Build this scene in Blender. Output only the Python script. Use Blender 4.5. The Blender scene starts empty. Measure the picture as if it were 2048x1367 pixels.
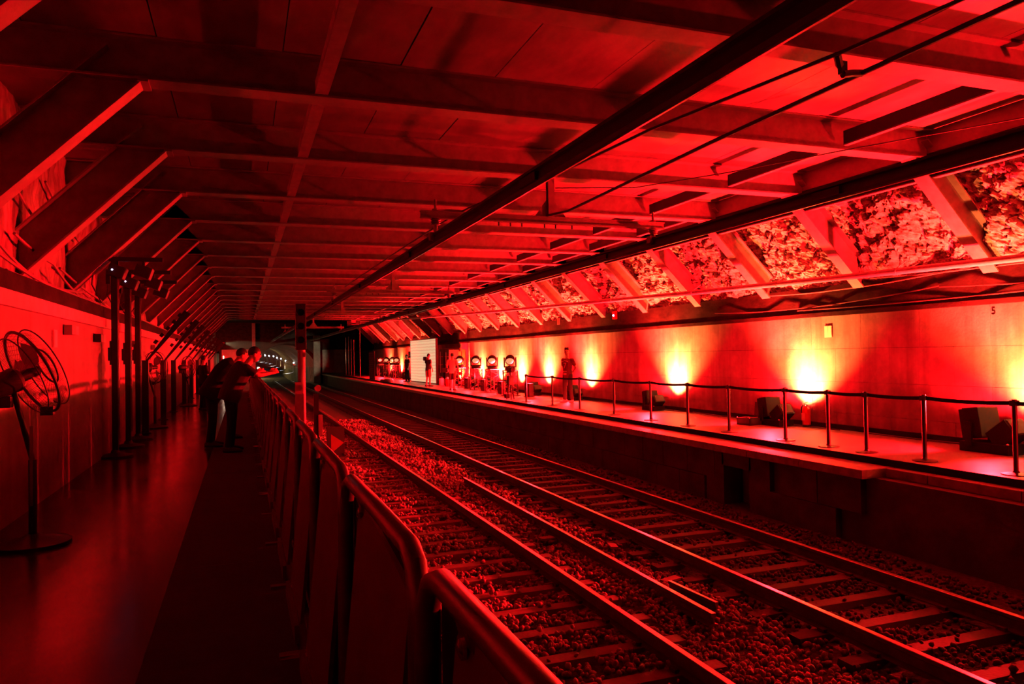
import bpy, bmesh, math, random
import numpy as np
from mathutils import Vector, Matrix, Quaternion, noise
random.seed(7); RNG = np.random.default_rng(7)
PI = math.pi
SC = bpy.context.scene
COL = SC.collection
V = Vector

# ------------------------------------------------------------------ camera, world, exposure
cam_d = bpy.data.cameras.new('camera'); cam = bpy.data.objects.new('camera', cam_d); COL.objects.link(cam)
cam_d.sensor_width = 36.0; cam_d.lens = 36.0*1477.6/2048; cam_d.clip_start = 0.05; cam_d.clip_end = 600
yaw, pit, rol = math.radians(20.06), math.radians(0.995), math.radians(-1.0)
f_ = V((math.sin(yaw)*math.cos(pit), math.cos(yaw)*math.cos(pit), math.sin(pit)))
r_ = V((math.cos(yaw), -math.sin(yaw), 0)); u_ = r_.cross(f_)
r2 = r_*math.cos(rol)+u_*math.sin(rol); u2 = -r_*math.sin(rol)+u_*math.cos(rol)
cam.matrix_world = Matrix(((r2.x, u2.x, -f_.x, 0), (r2.y, u2.y, -f_.y, 0), (r2.z, u2.z, -f_.z, 1.65), (0, 0, 0, 1)))
SC.camera = cam
W = bpy.data.worlds.new('world'); SC.world = W; W.use_nodes = True
W.node_tree.nodes['Background'].inputs[0].default_value = (0.0, 0.0, 0.0, 1)
W.node_tree.nodes['Background'].inputs[1].default_value = 0.0
vs = SC.view_settings; vs.view_transform = 'Standard'; vs.look = 'None'; vs.gamma = 1; vs.use_curve_mapping = False
vs.exposure = 1.5
try:
    SC.cycles.use_denoising = True
    SC.cycles.max_bounces = 8; SC.cycles.diffuse_bounces = 1; SC.cycles.glossy_bounces = 4
    SC.cycles.sample_clamp_indirect = 6.0
except Exception:
    pass
RED = (1.0, 0.0035, 0.0065)
AMB = (1.0, 0.145, 0.030)
P_FLOOD, P_BEAM, P_SPILL, P_WALL, P_AMB, P_HOT = 7600.0, 8500.0, 1000.0, 320.0, 1300.0, 520.0
def spot(name, loc, target, power, color, angle, blend=0.6, size=0.06, parent=None):
    d = bpy.data.lights.new(name, 'SPOT'); d.energy = power; d.color = color
    d.spot_size = math.radians(angle); d.spot_blend = blend; d.shadow_soft_size = size
    o = bpy.data.objects.new(name, d); COL.objects.link(o)
    o.location = loc
    o.rotation_euler = (V(target)-V(loc)).to_track_quat('-Z', 'Y').to_euler()
    if parent: o.parent = parent; o.matrix_parent_inverse = parent.matrix_world.inverted()
    return o
def point(name, loc, power, color, size=0.1):
    d = bpy.data.lights.new(name, 'POINT'); d.energy = power; d.color = color; d.shadow_soft_size = size
    o = bpy.data.objects.new(name, d); COL.objects.link(o); o.location = loc
    return o

# ------------------------------------------------------------------ materials
MATS = {}
def mat(name, col, rough=0.6, metal=0.0, spec=0.5, emit=None, estr=0.0, alpha=1.0, trans=0.0):
    if name in MATS: return MATS[name]
    m = bpy.data.materials.new(name); m.use_nodes = True
    b = m.node_tree.nodes['Principled BSDF']
    b.inputs['Base Color'].default_value = (*col, 1); b.inputs['Roughness'].default_value = rough
    b.inputs['Metallic'].default_value = metal
    b.inputs['Specular IOR Level'].default_value = spec
    if emit:
        b.inputs['Emission Color'].default_value = (*emit, 1); b.inputs['Emission Strength'].default_value = estr
    if trans: b.inputs['Transmission Weight'].default_value = trans
    if alpha < 1: b.inputs['Alpha'].default_value = alpha
    MATS[name] = m
    return m
def nmat(name, c1, c2, scale=(1, 1, 1), nscale=4.0, rough=(0.5, 0.7), metal=0.0, detail=8.0, bump=0.0, bscale=30.0, lo=0.35, hi=0.65,
         streak=None, spec=0.5, patch=None):
    """two-tone noise material in object (world-laid-out) coordinates; streak=(scale vec, strength, colour) adds stains"""
    if name in MATS: return MATS[name]
    m = bpy.data.materials.new(name); m.use_nodes = True
    nt = m.node_tree; N = nt.nodes; L = nt.links
    b = N['Principled BSDF']; b.inputs['Metallic'].default_value = metal; b.inputs['Specular IOR Level'].default_value = spec
    tc = N.new('ShaderNodeTexCoord'); mp = N.new('ShaderNodeMapping'); mp.inputs['Scale'].default_value = scale
    L.new(tc.outputs['Object'], mp.inputs['Vector'])
    n1 = N.new('ShaderNodeTexNoise'); n1.inputs['Scale'].default_value = nscale; n1.inputs['Detail'].default_value = detail
    n1.inputs['Roughness'].default_value = 0.62
    L.new(mp.outputs[0], n1.inputs['Vector'])
    cr = N.new('ShaderNodeValToRGB'); cr.color_ramp.elements[0].position = lo; cr.color_ramp.elements[1].position = hi
    cr.color_ramp.elements[0].color = (*c1, 1); cr.color_ramp.elements[1].color = (*c2, 1)
    L.new(n1.outputs['Fac'], cr.inputs['Fac'])
    out = cr.outputs['Color']
    for st in (streak, patch):
        if st:
            mp2 = N.new('ShaderNodeMapping'); mp2.inputs['Scale'].default_value = st[0]; L.new(tc.outputs['Object'], mp2.inputs['Vector'])
            n2 = N.new('ShaderNodeTexNoise'); n2.inputs['Scale'].default_value = 1.0; n2.inputs['Detail'].default_value = 6.0
            n2.inputs['Roughness'].default_value = 0.6
            L.new(mp2.outputs[0], n2.inputs['Vector'])
            r = N.new('ShaderNodeMapRange'); r.inputs['From Min'].default_value = st[3]; r.inputs['From Max'].default_value = st[4]
            r.inputs['To Min'].default_value = 0.0; r.inputs['To Max'].default_value = st[1]
            L.new(n2.outputs['Fac'], r.inputs['Value'])
            mx = N.new('ShaderNodeMix'); mx.data_type = 'RGBA'
            L.new(r.outputs[0], mx.inputs['Factor']); L.new(out, mx.inputs['A']); mx.inputs['B'].default_value = (*st[2], 1)
            out = mx.outputs['Result']
    L.new(out, b.inputs['Base Color'])
    rr = N.new('ShaderNodeMapRange'); rr.inputs['To Min'].default_value = rough[0]; rr.inputs['To Max'].default_value = rough[1]
    L.new(n1.outputs['Fac'], rr.inputs['Value']); L.new(rr.outputs[0], b.inputs['Roughness'])
    if bump:
        n3 = N.new('ShaderNodeTexNoise'); n3.inputs['Scale'].default_value = bscale; n3.inputs['Detail'].default_value = 5.0
        L.new(tc.outputs['Object'], n3.inputs['Vector'])
        bp = N.new('ShaderNodeBump'); bp.inputs['Strength'].default_value = bump; bp.inputs['Distance'].default_value = 0.02
        L.new(n3.outputs['Fac'], bp.inputs['Height']); L.new(bp.outputs[0], b.inputs['Normal'])
    MATS[name] = m
    return m

M_wall = nmat('stained_concrete', (0.165, 0.149, 0.132), (0.286, 0.264, 0.231), (1, 1, 1), 2.2, (0.6, 0.85), bump=0.25, bscale=26,
              streak=((1, 3.2, 0.16), 0.72, (0.10, 0.075, 0.06), 0.46, 0.72), patch=((0.4, 0.55, 0.5), 0.62, (0.16, 0.12, 0.10), 0.50, 0.70))
M_wall_l = nmat('stained_plaster', (0.187, 0.165, 0.149), (0.286, 0.264, 0.242), (1, 1, 1), 1.8, (0.5, 0.8), bump=0.15, bscale=22,
                streak=((1, 2.6, 0.12), 0.55, (0.15, 0.12, 0.10), 0.48, 0.72))
M_rough = nmat('rough_plaster', (0.091, 0.070, 0.063), (0.336, 0.301, 0.273), (1, 1.5, 0.35), 3.0, (0.7, 0.95), bump=0.7, bscale=18, lo=0.38, hi=0.62,
               streak=((1, 5, 0.5), 0.6, (0.08, 0.06, 0.05), 0.52, 0.68))
M_rock = nmat('quarry_rock', (0.144, 0.120, 0.108), (0.444, 0.408, 0.372), (1, 1, 1), 6.0, (0.8, 0.95), bump=1.0, bscale=16, lo=0.38, hi=0.6)
M_band = nmat('sooty_shaded_concrete', (0.011, 0.009, 0.0085), (0.028, 0.023, 0.021), (1, 0.6, 1.4), 3.0, (0.85, 0.97), bump=0.2, spec=0.08)  # soot colour; kerb face and purlin web use it as painted shade
M_cornice = nmat('pale_cornice', (0.42, 0.38, 0.34), (0.55, 0.5, 0.46), (1, 1, 1), 6, (0.6, 0.8))
M_deck = nmat('painted_deck', (0.12, 0.10, 0.095), (0.21, 0.185, 0.17), (1, 0.5, 1), 2.4, (0.30, 0.5), bump=0.12, bscale=60,
              streak=((3.0, 0.5, 1), 0.5, (0.07, 0.06, 0.055), 0.5, 0.7))
M_steel = nmat('painted_steel', (0.180, 0.156, 0.147), (0.264, 0.234, 0.219), (1, 1, 1), 5.0, (0.42, 0.6), bump=0.12, bscale=80)
M_joist = nmat('grey_joist', (0.50, 0.46, 0.43), (0.66, 0.62, 0.58), (1, 1, 1), 6.0, (0.45, 0.6))
M_black = mat('black_metal', (0.012, 0.011, 0.011), 0.42)
M_blackp = mat('black_plastic', (0.018, 0.017, 0.018), 0.5)
M_blackf = mat('black_cloth', (0.015, 0.014, 0.015), 0.9, spec=0.15)
M_soot_shade = nmat('sooty_shaded_steel', (0.008, 0.007, 0.007), (0.022, 0.018, 0.017), (1, 1, 1), 4, (0.45, 0.65))  # soot on the overhead rails; on joist webs the dark is painted shade
M_floor_l = nmat('wet_dark_floor', (0.028, 0.024, 0.022), (0.07, 0.06, 0.055), (1, 0.6, 1), 1.1, (0.07, 0.32), bump=0.03, bscale=8, detail=5)
M_mat = nmat('rubber_mat', (0.020, 0.017, 0.016), (0.036, 0.03, 0.028), (1, 1, 1), 9, (0.75, 0.92), bump=0.2, bscale=90)
M_plat = nmat('platform_floor', (0.132, 0.114, 0.102), (0.228, 0.204, 0.180), (1, 1, 1), 2.6, (0.30, 0.6), bump=0.10, bscale=40,
              patch=((0.8, 0.35, 1), 0.45, (0.16, 0.13, 0.12), 0.5, 0.68))
M_coping = nmat('worn_coping', (0.168, 0.140, 0.126), (0.308, 0.273, 0.245), (1, 1, 1), 5.5, (0.38, 0.65), bump=0.3, bscale=30)
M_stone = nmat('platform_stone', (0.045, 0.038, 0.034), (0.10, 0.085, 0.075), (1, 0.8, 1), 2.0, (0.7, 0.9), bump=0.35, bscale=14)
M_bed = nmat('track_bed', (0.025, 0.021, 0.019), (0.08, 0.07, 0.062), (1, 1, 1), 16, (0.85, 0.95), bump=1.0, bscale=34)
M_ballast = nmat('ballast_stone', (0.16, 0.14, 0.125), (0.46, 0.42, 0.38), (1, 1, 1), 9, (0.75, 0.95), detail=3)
M_ballast_d = nmat('oily_shaded_ballast', (0.03, 0.026, 0.024), (0.10, 0.085, 0.076), (1, 1, 1), 9, (0.7, 0.95), detail=3)  # oil stain, with the platform edge's shadow put into the colour too
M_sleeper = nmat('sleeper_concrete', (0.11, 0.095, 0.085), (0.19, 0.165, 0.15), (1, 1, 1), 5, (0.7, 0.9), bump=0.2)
M_sleeper_d = nmat('oily_shaded_sleeper', (0.022, 0.019, 0.017), (0.045, 0.038, 0.034), (1, 1, 1), 5, (0.6, 0.85), bump=0.2)  # darker sleeper copy: oil plus shade from the platform edge
M_rust = nmat('rusty_rail', (0.06, 0.035, 0.026), (0.13, 0.08, 0.06), (1, 1, 1), 9, (0.55, 0.8))
M_railtop = mat('polished_rail', (0.55, 0.5, 0.47), 0.28, 0.9)
M_galv = nmat('galvanised_tube', (0.20, 0.18, 0.17), (0.30, 0.27, 0.26), (1, 1, 1), 8, (0.28, 0.42), metal=0.6)
M_sheet = nmat('painted_sheet', (0.13, 0.11, 0.105), (0.19, 0.165, 0.155), (1, 1, 1), 5, (0.42, 0.58))
M_pipe = nmat('grey_pipe', (0.36, 0.32, 0.30), (0.5, 0.46, 0.43), (1, 1, 1), 6, (0.35, 0.5))
M_cable = mat('cable_sheath', (0.05, 0.045, 0.045), 0.5)
M_cable_g = mat('grey_cable', (0.22, 0.2, 0.19), 0.5)
M_white = mat('white_plastic', (0.62, 0.58, 0.54), 0.4)
M_redpaint = mat('red_paint', (0.55, 0.02, 0.02), 0.35)
M_sheetwhite = mat('paper_sign', (0.75, 0.68, 0.5), 0.6)
M_chrome = mat('bright_metal', (0.6, 0.57, 0.55), 0.2, 0.95)
M_lens = mat('front_lens', (0.75, 0.66, 0.55), 0.3, 0.0, spec=0.5, emit=(1.0, 0.5, 0.22), estr=0.22)
M_house = mat('matte_housing', (0.012, 0.010, 0.010), 0.85, spec=0.15)
M_truss = mat('truss_paint', (0.045, 0.035, 0.035), 0.45)
M_skin = mat('skin', (0.50, 0.31, 0.23), 0.55)
M_hair = mat('dark_hair', (0.012, 0.009, 0.008), 0.6)
M_tee = mat('black_tee', (0.02, 0.018, 0.02), 0.85)
M_tan = mat('tan_shorts', (0.34, 0.27, 0.18), 0.85)
M_pale = mat('pale_shirt', (0.62, 0.54, 0.46), 0.85)
M_dshort = mat('brown_shorts', (0.10, 0.065, 0.05), 0.85)
M_grey = mat('dark_grey_cloth', (0.06, 0.055, 0.055), 0.85)
M_jersey = mat('maroon_jersey', (0.16, 0.045, 0.05), 0.8)
M_print = mat('jersey_print', (0.75, 0.66, 0.50), 0.7)
M_shoe = mat('dark_shoes', (0.03, 0.026, 0.025), 0.6)
M_shoep = mat('pale_shoes', (0.55, 0.5, 0.46), 0.6)
M_wood = mat('tan_timber', (0.32, 0.19, 0.08), 0.55)
M_ink = mat('black_ink', (0.004, 0.003, 0.003), 0.95, spec=0.05)

# ------------------------------------------------------------------ mesh helpers
class MB:
    def __init__(s): s.v = []; s.f = []
    def add(s, vs, fs):
        o = len(s.v); s.v += [tuple(p) for p in vs]; s.f += [tuple(i+o for i in q) for q in fs]; return s
    def box(s, c, d, rot=None):
        hx, hy, hz = d[0]/2, d[1]/2, d[2]/2
        P = [V((x, y, z)) for x in (-hx, hx) for y in (-hy, hy) for z in (-hz, hz)]
        if rot is not None: P = [rot @ p for p in P]
        return s.add([p+V(c) for p in P], [(0, 1, 3, 2), (4, 6, 7, 5), (0, 4, 5, 1), (2, 3, 7, 6), (0, 2, 6, 4), (1, 5, 7, 3)])
    def bb(s, a, b):
        return s.box([(a[i]+b[i])/2 for i in range(3)], [abs(b[i]-a[i]) for i in range(3)])
    def bbx(s, c, d, bev=0.01, rot=None):            # chamfered box
        bm = bmesh.new(); bmesh.ops.create_cube(bm, size=1.0)
        for v in bm.verts: v.co = V((v.co.x*d[0], v.co.y*d[1], v.co.z*d[2]))
        bmesh.ops.bevel(bm, geom=bm.edges[:], offset=bev, segments=2, profile=0.7, affect='EDGES')
        bm.verts.index_update()
        P = [(rot @ v.co if rot is not None else v.co.copy())+V(c) for v in bm.verts]
        s.add(P, [[v.index for v in f.verts] for f in bm.faces]); bm.free(); return s
    def tube(s, pts, r, n=8, cap=True, closed=False):
        pts = [V(p) for p in pts]; m = len(pts); rr = r if hasattr(r, '__len__') else [r]*m
        up = V((0, 0, 1)); rings = []
        for i, p in enumerate(pts):
            a = pts[i-1] if i > 0 else (pts[-1] if closed else p); b = pts[i+1] if i < m-1 else (pts[0] if closed else p)
            t = (b-a).normalized()
            if i == 0: x = t.orthogonal().normalized() if abs(t.dot(up)) > .97 else t.cross(up).normalized()
            else:
                x = (x - t*x.dot(t))
                x = x.normalized() if x.length > 1e-5 else t.orthogonal().normalized()
            y = t.cross(x)
            rings.append([p+(x*math.cos(2*PI*k/n)+y*math.sin(2*PI*k/n))*rr[i] for k in range(n)])
        o = len(s.v); s.v += [tuple(q) for R in rings for q in R]
        for i in range(m if closed else m-1):
            j = (i+1) % m
            for k in range(n):
                s.f.append((o+i*n+k, o+i*n+(k+1) % n, o+j*n+(k+1) % n, o+j*n+k))
        if cap and not closed:
            s.f.append(tuple(o+k for k in reversed(range(n)))); s.f.append(tuple(o+(m-1)*n+k for k in range(n)))
        return s
    def loft(s, rings, cap=True):
        n = len(rings[0]); o = len(s.v); s.v += [tuple(q) for R in rings for q in R]
        for i in range(len(rings)-1):
            for k in range(n):
                s.f.append((o+i*n+k, o+i*n+(k+1) % n, o+(i+1)*n+(k+1) % n, o+(i+1)*n+k))
        if cap:
            s.f.append(tuple(o+k for k in reversed(range(n)))); s.f.append(tuple(o+(len(rings)-1)*n+k for k in range(n)))
        return s
    def lathe(s, c, prof, n=16, axis='z'):
        R = []
        for r, h in prof:
            ring = []
            for k in range(n):
                a = 2*PI*k/n; x, y = r*math.cos(a), r*math.sin(a)
                ring.append(V(c)+(V((x, y, h)) if axis == 'z' else V((h, x, y)) if axis == 'x' else V((y, h, x))))
            R.append(ring)
        return s.loft(R)
    def prism(s, poly, d, org=(0, 0, 0)):            # poly of 3-D points, extruded along d
        n = len(poly); P = [V(p)+V(org) for p in poly]; Q = [p+V(d) for p in P]
        return s.add(P+Q, [tuple(reversed(range(n))), tuple(range(n, 2*n))]+[(i, (i+1) % n, n+(i+1) % n, n+i) for i in range(n)])
    def ball(s, c, r, nu=12, nv=8, rot=None):
        r = r if hasattr(r, '__len__') else (r, r, r); R = []
        for j in range(nv+1):
            t = PI*j/nv; t = min(max(t, .02), PI-.02)
            ring = []
            for k in range(nu):
                a = 2*PI*k/nu
                p = V((r[0]*math.sin(t)*math.cos(a), r[1]*math.sin(t)*math.sin(a), -r[2]*math.cos(t)))
                ring.append(V(c)+(rot @ p if rot is not None else p))
            R.append(ring)
        return s.loft(R)
    def ibeam(s, p0, p1, depth, fw, tf, tw, up):     # p0,p1 on the outer face of the lower flange; up = towards the upper flange
        p0, p1, up = V(p0), V(p1), V(up); t = (p1-p0).normalized(); up = (up-t*up.dot(t)).normalized(); sd = t.cross(up)
        prof = [(-fw/2, 0), (fw/2, 0), (fw/2, tf), (tw/2, tf), (tw/2, depth-tf), (fw/2, depth-tf), (fw/2, depth), (-fw/2, depth),
                (-fw/2, depth-tf), (-tw/2, depth-tf), (-tw/2, tf), (-fw/2, tf)]
        A = [p0+sd*a+up*b for a, b in prof]; B = [p1+sd*a+up*b for a, b in prof]; n = 12
        s.add(A+B, [(i, (i+1) % n, n+(i+1) % n, n+i) for i in range(n)]+
              [(0, 11, 2, 1), (11, 10, 3, 2), (10, 9, 4, 3), (9, 8, 5, 4), (8, 7, 6, 5), (12, 13, 14, 23), (23, 14, 15, 22), (22, 15, 16, 21), (21, 16, 17, 20), (20, 17, 18, 19)])
        return s
    def mesh(s, name, m, smooth=False):
        me = bpy.data.meshes.new(name); me.from_pydata(s.v, [], s.f); me.validate()
        if m is not None: me.materials.append(m)
        bm = bmesh.new(); bm.from_mesh(me); bmesh.ops.recalc_face_normals(bm, faces=bm.faces[:]); bm.to_mesh(me); bm.free()
        if smooth:
            me.polygons.foreach_set('use_smooth', [True]*len(me.polygons))
            try: me.set_sharp_from_angle(angle=math.radians(40))
            except Exception: pass
        return me
    def build(s, name, m, parent=None, smooth=False, loc=None):
        return link(name, s.mesh(name, m, smooth), parent, loc)
def link(name, me, parent=None, loc=None):
    o = bpy.data.objects.new(name, me); COL.objects.link(o)
    if parent is not None: o.parent = parent
    if loc is not None: o.location = loc
    return o
def tag(o, label=None, cat=None, group=None, kind=None):
    if label: o['label'] = label
    if cat: o['category'] = cat
    if group: o['group'] = group
    if kind: o['kind'] = kind
    return o
def thing(name, label, cat, loc=(0, 0, 0), rz=0.0, group=None):
    o = bpy.data.objects.new(name, None); COL.objects.link(o); o.location = loc; o.rotation_euler = (0, 0, rz)
    o.empty_display_size = 0.1
    return tag(o, label, cat, group)
def struct(name, label=None, loc=(0, 0, 0)):
    o = bpy.data.objects.new(name, None); COL.objects.link(o); o.location = loc; o['kind'] = 'structure'
    if label: o['label'] = label
    return o
def copy_tree(src, parent=None):
    c = src.copy(); COL.objects.link(c)
    if parent is not None: c.parent = parent
    for ch in KIDS.get(src.name, []): copy_tree(ch, c)
    return c
KIDS = {}
def register(root):
    for o in list(COL.objects):
        if o.parent: KIDS.setdefault(o.parent.name, [])
    KIDS.clear()
    for o in COL.objects:
        if o.parent: KIDS.setdefault(o.parent.name, []).append(o)
def rot_to(d, up=(0, 0, 1)):
    return V(d).to_track_quat('Z', 'Y').to_matrix()

ORD = 'first second third fourth fifth sixth seventh eighth ninth tenth eleventh twelfth thirteenth fourteenth fifteenth sixteenth seventeenth eighteenth nineteenth twentieth'.split()+['twenty-'+w for w in 'first second third fourth fifth sixth seventh eighth ninth'.split()]+['thirtieth']
# ================================================================== SETTING
HB = 4.55                      # underside of the roof beams
BEAM_Y = [8.51+2.72*n for n in range(-3, 19)]
Y0, Y1, YP = -1.5, 57.4, 86.0
XW, XL = 11.55, -2.2
# ---- floors
fl = struct('floor', 'glossy dark left platform floor')
MB().bb((XL-.1, Y0, -1.3), (0.42, YP, 0.05)).build('slab', M_floor_l, fl)
mt = MB().bb((-0.515, Y0, 0.05), (0.27, 40, 0.058)); mt.build('rubber_runner', M_mat, fl)
for k in range(5):
    MB().bb((-0.515, 1.2+k*5.0, 0.058), (0.27, 1.212+k*5.0, 0.0592)).build('seam', M_blackp, fl)
fr = struct('floor.001', 'raised right platform floor')
MB().bb((8.99, Y0, -1.3), (XW, YP, 0.0)).build('slab', M_plat, fr)
MB().bb((8.975, Y0, -0.11), (8.992, YP, 0.004)).build('shaded_kerb_face', M_band, fr)  # dark strip stands for the shade on the kerb's upright face
tb = struct('floor.002', 'track bed between the platforms')
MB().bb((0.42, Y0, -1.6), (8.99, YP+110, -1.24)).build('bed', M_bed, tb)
# ---- coping slabs and platform face
cp = struct('trim_1', 'worn coping along the right platform edge')
me_c = None
y = Y0
while y < YP:
    if y < 8.2: x0, L = 8.80, min(1.30, 8.3-y)
    else: x0, L = 8.36, 1.30
    b = MB().bbx(((x0+8.985)/2, y+L/2, -0.165), (8.985-x0, L-0.012, 0.13), 0.008)
    b.build('coping_slab', M_coping, cp)
    y += L
pf = struct('wall_platform', 'stone block face under the right platform edge')
NICHE = (11.0, 11.85)
for row, (za, zb) in enumerate(((-1.3, -0.78), (-0.78, -0.235))):
    y = Y0+(0.4 if row else 0)
    while y < 62:
        L = 0.82+0.12*random.random()
        xa = 8.86 if y < 8.3 else 8.5
        if not (y < NICHE[1] and y+L > NICHE[0]):
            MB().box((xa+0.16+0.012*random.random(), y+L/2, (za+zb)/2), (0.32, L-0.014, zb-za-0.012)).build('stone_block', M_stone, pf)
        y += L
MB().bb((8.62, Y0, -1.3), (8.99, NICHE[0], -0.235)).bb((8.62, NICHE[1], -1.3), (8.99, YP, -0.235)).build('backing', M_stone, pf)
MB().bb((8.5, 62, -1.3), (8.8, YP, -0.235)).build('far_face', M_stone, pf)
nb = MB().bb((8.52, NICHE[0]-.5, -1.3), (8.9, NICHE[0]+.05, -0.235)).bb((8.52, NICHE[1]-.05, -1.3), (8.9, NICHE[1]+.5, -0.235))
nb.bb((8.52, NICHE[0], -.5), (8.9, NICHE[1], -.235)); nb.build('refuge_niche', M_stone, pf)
lg = MB().bb((8.835, Y0, -0.31), (8.88, 8.25, -0.285)); lg.build('ledge', M_stone, pf)
for k in range(14):
    yy = 0.9+k*0.52
    MB().bb((8.842, yy, -0.47), (8.865, yy+0.12, -0.34)).build('vent_slot', M_black, pf)
# ---- right wall: concrete panels, dark band, quarry rock above
wr = struct('wall_right', 'stained concrete panel wall behind the right platform')
ROWS = ((0.0, 0.34), (0.34, 0.98), (0.98, 1.66), (1.66, 2.36))
me_p = {}
for r, (za, zb) in enumerate(ROWS):
    for k in range(52):
        L = 1.36; y = Y0+k*L+(0.68 if r % 2 else 0)
        dx = 0.004*random.random()
        MB().box((XW+0.06+dx, y+L/2, (za+zb)/2), (0.12, L-0.005, zb-za-0.005)).build('wall_panel', M_wall, wr)
MB().bb((XW+0.05, Y0, 0), (XW+0.5, YP, 2.36)).build('backing', M_band, wr)
MB().bb((XW-0.03, Y0, 0), (XW+0.01, 70, 0.10)).build('skirting', M_band, wr)
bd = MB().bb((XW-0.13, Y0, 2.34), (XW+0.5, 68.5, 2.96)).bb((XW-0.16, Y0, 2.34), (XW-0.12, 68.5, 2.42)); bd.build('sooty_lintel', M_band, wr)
# rock
def rock():
    ys = np.concatenate([np.arange(Y0, 17, 0.032), np.arange(17, 32, .06), np.arange(32, 69, 0.12)]); zs = np.arange(2.93, 5.05, 0.034)
    vs = []; 
    for y in ys:
        for z in zs:
            t = (z-2.93)/2.1
            p = V((y*0.9, z*0.9, 3.1)); q = V((y*3.1, z*3.1, 1.0))
            d = 0.20*noise.noise(p)+0.14*noise.noise(q)+0.10*noise.noise(q*2.3)+0.11*abs(noise.noise(q*3.9))+0.05*noise.noise(q*8.5)
            dc = abs(noise.noise(V((y*1.7, z*2.6, 9.0))))
            d += 0.10*(0.25-dc) if dc < 0.25 else 0
            vs.append((XW-0.02-0.85*t-d*min(1, 0.45+t*2), y, z))
    nz = len(zs); fs = [(i*nz+j, (i+1)*nz+j, (i+1)*nz+j+1, i*nz+j+1) for i in range(len(ys)-1) for j in range(nz-1)]
    m = MB(); m.v = vs; m.f = fs
    return m
rk = rock(); me = bpy.data.meshes.new('rock_face'); me.from_pydata(rk.v, [], rk.f); me.materials.append(M_rock); link('rock_face', me, wr)
# ---- left wall
wl = struct('wall_left', 'tall plastered left wall with pale cornice')
for k in range(34):
    L = 2.2; y = Y0+k*L
    MB().box((XL-0.05-0.006*random.random(), y+L/2, 1.14), (0.10, L-0.008, 2.2)).build('wall_panel', M_wall_l, wl)
MB().bb((XL-0.5, Y0, 0), (XL-0.06, YP, 2.3)).build('backing', M_band, wl)
MB().bb((XL-0.1, Y0, 2.22), (XL+0.05, 68, 2.38)).build('cornice', M_cornice, wl)
MB().bb((XL-0.5, Y0, 2.38), (XL+0.02, 68, 2.58)).build('sooty_ledge', M_band, wl)
def upper_left():
    ys = np.arange(Y0, 60, 0.12); zs = np.arange(2.5, 5.05, 0.11); vs = []
    for y in ys:
        for z in zs:
            p = V((y*0.8, z*0.8, 5.0))
            d = 0.10*noise.noise(p)+0.05*noise.noise(p*3)+0.03*noise.noise(p*7)
            vs.append((-2.70+d, y, z))
    nz = len(zs); m = MB(); m.v = vs; m.f = [(i*nz+j, i*nz+j+1, (i+1)*nz+j+1, (i+1)*nz+j) for i in range(len(ys)-1) for j in range(nz-1)]
    return m
ul = upper_left(); me = bpy.data.meshes.new('rough_render'); me.from_pydata(ul.v, [], ul.f); me.materials.append(M_rough); link('rough_render', me, wl)
MB().bb((-3.3, Y0, 2.5), (-2.86, YP, 5.6)).build('upper_backing', M_band, wl)
MB().bb((-2.86, 60, 2.5), (-2.7, YP, 5.6)).build('far_upper', M_rough, wl)
# ---- roof: deck panels, beams, braces, joists
ce = struct('ceiling', 'steel beam roof with painted deck panels')
dm = {}
x = -3.4; cols = []
JX = [-3.4, -2.0, -0.8, 0.45, 1.75, 2.9, 4.2, 5.4, 6.6, 7.8, 9.1, 10.4, 12.0]
for n in range(len(BEAM_Y)):
    ya = BEAM_Y[n-1] if n else Y0; yb = BEAM_Y[n]
    for i in range(len(JX)-1):
        dz = 0.010*random.random()
        MB().bb((JX[i]+0.006, ya+0.003, 5.0+dz), (JX[i+1]-0.006, yb-0.003, 5.09)).build('deck_panel', M_deck, ce)
MB().bb((-3.4, Y0, 5.09), (12.2, Y1+.1, 5.3)).build('roof_slab', M_band, ce)
bmx = MB().ibeam((-2.75, 0, HB), (11.0, 0, HB), 0.452, 0.28, 0.022, 0.016, (0, 0, 1)).mesh('roof_beam', M_steel)
lb = MB().ibeam((-2.72, 0, 2.72), (-0.93, 0, HB), 0.48, 0.26, 0.022, 0.016, (-0.7, 0, 0.7)).mesh('left_brace', M_steel)
rb = MB().ibeam((11.34, 0, 2.84), (9.62, 0, HB), 0.42, 0.26, 0.022, 0.016, (0.7, 0, 0.7)).mesh('right_brace', M_steel)
gp = MB().box((-0.93, 0, HB-0.012), (0.10, 0.30, 0.03)).mesh('splice_plate', M_steel)
for y in BEAM_Y:
    link('roof_beam', bmx, ce, (0, y, 0)); link('brace', lb, ce, (0, y, 0)); link('brace', rb, ce, (0, y, 0)); link('splice_plate', gp, ce, (0, y, 0))
for y in [BEAM_Y[-1]+2.72*k for k in (1, 2, 3, 4)]:
    link('brace', rb, ce, (0, y, 0)); link('roof_beam', MB().ibeam((9.0, 0, HB), (11.0, 0, HB), 0.452, 0.28, 0.022, 0.016, (0, 0, 1)).mesh('roof_beam', M_steel), ce, (0, y, 0))
MB().bb((8.6, Y1, 5.0), (12.0, 69, 5.3)).build('far_roof', M_band, ce)
jl = MB().bb((0.785, 0.16, HB+0.03), (0.93, 2.56, HB+0.16)).bb((0.785, 0.02, HB+0.03), (0.93, 2.70, HB+0.05)).mesh('joist', M_joist)
jr = MB().bb((8.22, 0.16, HB+0.05), (8.30, 2.56, HB+0.07)).mesh('joist', M_steel); jrw = MB().bb((8.22, 0.16, HB+0.0701), (8.245, 2.56, HB+0.26)).mesh('shaded_joist_web', M_soot_shade)  # web coloured dark for the unlit side of the joist
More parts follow.
